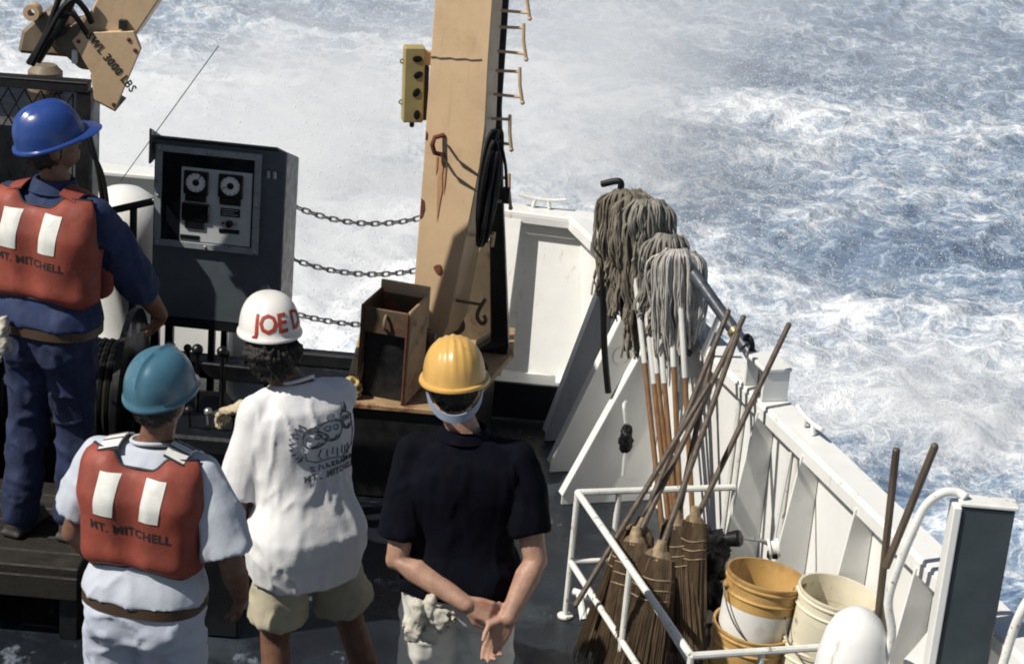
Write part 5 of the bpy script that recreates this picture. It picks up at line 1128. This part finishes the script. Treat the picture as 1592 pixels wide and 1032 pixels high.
# man in the white T-shirt and white hat
wl = (-.695, 7.06, .004); f = inv(wl, 38, .985)
wh = person('man in white T-shirt, khaki shorts and white hard hat leaning toward the winch levers', wl, 38, .985, lean=14, head=(-20, 4, -3), head_shift=(-.075, .02),
    arms=(dict(elbow=tuple(f((-.945, 7.04, 1.0))), wrist=tuple(f((-.965, 7.13, .74))), sh=(.02, 0, -.01), d=(0, .2, -1), n=(1, .1, 0), thumb=1, sleeve=.86),
          dict(elbow=tuple(f((-.80, 7.56, 1.14))), wrist=tuple(f((-1.035, 7.74, 1.095))), d=tuple(f((-1.135, 7.84, 1.04)) - f((-1.035, 7.74, 1.095))), n=(0, .1, -1), thumb=-1, curl=.5, glove=True, sleeve=.75)),
    feet=((-.10, -.02), (.34, -.06)), skin='skin_tan', hair='hair_black', hair_big=.022, shirt='cloth_white', hem=.745, shirt_grow=.024, sleeve_r=(.076, .082), trousers='cloth_khaki', leg_len='short', shorts_z=.575, tr_grow=.008, seed=15, fold=.006)
whh = hard_hat(wh['root'], wh['HM'], 'hat_white', ridges=(), visor=.03, lip=.007)
HM = wh['HM']
vs_, fs = text_pts('JOE D', .088, .92, .002)
mb = MB(); mb.add([HM @ (hat_pt(.22 + v.x / .112, .19 + v.y / .125 + .02 * v.x / .1, .0022) + V((0, 0, .178))) for v in vs_], fs); mlink('lettering', make_mesh('lettering', mb, 0), 'ink_red', whh)
# printed drawing and words on the back of the shirt (built on the shirt surface)
def on_shirt(P, strokes, texts, th0, zc, rad=.0026, scale=1.0):
    me = P['shirt'].data; bvh = BVHTree.FromPolygons([v.co for v in me.vertices], [tuple(p.vertices) for p in me.polygons])
    B = P['B']
    def drop(u, w, off=.0022):
        th = th0 + u / .17; z = zc + w; p0 = B(tors(th, z, .20)); p1 = B(tors(th, z, -.02)); h = bvh.ray_cast(p0, (p1 - p0).normalized(), .4)
        if h[0] is None: return None
        return h[0] + h[1] * off
    mb = MB()
    for st in strokes:
        pts = [drop(u * scale, w * scale) for u, w in st]; pts = [p for p in pts if p is not None]
        if len(pts) > 1: mb.tube(pts, rad, 4)
    mlink('printed_drawing', make_mesh('printed_drawing', mb, 60), 'ink_grey', P['shirt'])
    for body, size, w, rot in texts:
        vs_, fs = text_pts(body, size, 1.05, .0012); q = [drop(v.x, w + v.y + v.x * rot, .003) for v in vs_]
        if all(p is not None for p in q):
            mb = MB(); mb.add(q, fs); mlink('lettering', make_mesh('lettering', mb, 0), 'ink_grey', P['shirt'])
def circ(cx, cy, r, n=14, a0=0, a1=2 * pi, wob=.12, sd=0):
    return [(cx + r * (1 + wob * sin(3 * t + sd)) * cos(t), cy + r * (1 + wob * cos(2 * t + sd)) * sin(t)) for t in [lerp(a0, a1, k / n) for k in range(n + 1)]]
S_ = []
for cx, cy, r, sd in ((-.015, .03, .040, 0), (.055, .055, .034, 1), (-.065, .01, .030, 2)):
    S_ += [circ(cx, cy, r, sd=sd), circ(cx - r * .35, cy + r * .25, r * .24), circ(cx + r * .35, cy + r * .25, r * .24), circ(cx, cy - r * .45, r * .38, 10, pi, 2 * pi), circ(cx, cy - .3 * r, r * .7, 10, pi * 1.1, 1.9 * pi), circ(cx, cy, r * 1.12, 14, .2, pi - .2, .2, sd), circ(cx, cy + r * 1.15, r * .35, 8)]
for k in range(9):
    a = lerp(2.0, 3.9, k / 8); S_.append([(-.055 + .055 * cos(a), .0 + .06 * sin(a)), (-.06 + .080 * cos(a + .1), .0 + .085 * sin(a + .1)), (-.06 + .066 * cos(a + .22), .0 + .068 * sin(a + .22))])
for k in range(7):
    S_.append([(-.05 + k * .018, -.03 - .006 * (k % 2)), (-.055 + k * .02, -.055), (-.048 + k * .018, -.068 + .006 * (k % 3))])
for k in range(6): S_.append([(.03 + k * .008, .085 + .01 * (k % 2)), (.032 + k * .009, .10 + .008 * (k % 3))])
S_.append([(-.09, -.03), (-.085, -.06), (-.06, -.075), (-.02, -.07), (.03, -.075), (.085, -.04), (.095, .01), (.09, .06)])
for k in range(9):   # worn, unreadable line of print above the ship's name
    x0 = -.075 + k * .019; y0 = -.100 + x0 * .1; S_ += [[(x0, y0), (x0 + .002, y0 + .019), (x0 + .011, y0 + .017 - .006 * (k % 3)), (x0 + .006, y0 + .008), (x0 + .012, y0 + .001)]]
on_shirt(wh, S_, (('MT. MITCHELL', .030, -.132, .10),), .33, 1.285, .0022, 1.02)

# man in the blue hat on the platform
bl = (-1.86, 8.0, .337); f = inv(bl, -18, 1.015)
bu = person('man in blue hard hat, blue shirt and orange life vest standing on the low platform', bl, -18, 1.015, lean=3, head=(-44, -18, 2), head_shift=(.02, .0),
    arms=(dict(elbow=tuple(f((-2.17, 8.05, 1.42))), wrist=tuple(f((-2.13, 8.28, 1.25))), d=(.2, .9, -.3), n=(.3, 0, -1), thumb=1, sleeve=1.05),
          dict(elbow=tuple(f((-1.525, 8.14, 1.42))), wrist=tuple(f((-1.475, 8.36, 1.225))), d=tuple(f((-1.50, 8.43, 1.12)) - f((-1.475, 8.36, 1.225))), n=(-.5, .3, -.4), thumb=-1, curl=.4, sleeve=1.04)),
    feet=((-.12, -.02), (.09, .05)), skin='skin_tan', hair='hair_black', shirt='cloth_blue', hem=.955, shirt_grow=.028, sleeve_r=(.088, .076), trousers='denim', tr_grow=.010, seed=31, fold=.007)
hard_hat(bu['root'], bu['HM'], 'hat_blue', ridges=((-.026, .010, .007), (.026, .010, .007)), visor=.055)
sf, plc = vest(bu, 1.06, 5); vest_marks(bu, plc, sf, xs_=(-.090, .083), zt=1.422, zb=1.268, w=.074, tz=1.210, tsize=.043)
for sx in (-1, 1): shoulder_strap(bu, sx, 'vest_orange', bu['root'], False)
a = []
mb = MB(); B = bu['B']; rings = []
for k in range(33):
    az = lerp(-2.7, 2.7, k / 32); q = lambda r, z: B(V((r * sin(az), -.002 - r * .98 * cos(az), z))); rings.append([q(.067, 1.488), q(.072, 1.525), q(.080, 1.527), q(.104, 1.478), q(.097, 1.474)])
mb.ring(rings); mlink('collar', make_mesh('collar', mb, 50), 'cloth_blue', bu['root'])
mb = MB(); mb.ring([[B(tors(2 * pi * k / 40, z, g)) for k in range(40)] for z, g in ((.955, .030), (.955, .038), (.920, .038), (.920, .030))], caps=False); mlink('belt', make_mesh('belt', mb, 40), 'leather', bu['root'])

# gloves and rags tucked into back pockets
def tucked(c, label, name, cat, dirs, seed, sc_=.9):
    mb = MB(); c = V(c)
    for k, (off, d, n, th_) in enumerate(dirs):
        hand(mb, c + V(off), d, n, th_, .55 + .2 * k, spread=-.05, s=sc_); mb.limb([(c + V(off) + V((0, .01, .045)), .030 * sc_), (c + V(off), .027 * sc_)], 10)
    me = remesh(mb, .0055, 2); folds(me, .0035, (28, 28, 28), seed); o = link_mesh(name, me, 'rag'); tag(o, label, cat)
tucked((-.230, 6.60, .835), 'dirty work gloves hanging from the back pocket of the white trousers', 'work_gloves', 'gloves', (((.015, .01, .0), (.25, -.12, -1), (0, 1, 0), 1), ((-.012, -.012, .01), (-.22, -.15, -.9), (.3, 1, 0), -1), ((.03, .0, .03), (.8, -.2, -.5), (0, 1, .2), 1)), 5, .72)
tucked((-2.005, 7.83, 1.29), 'pale work glove hanging from the back pocket of the blue jeans', 'work_gloves', 'gloves', (((0, 0, 0), (-.3, -.3, -1), (0, 1, 0), 1),), 8, .80)
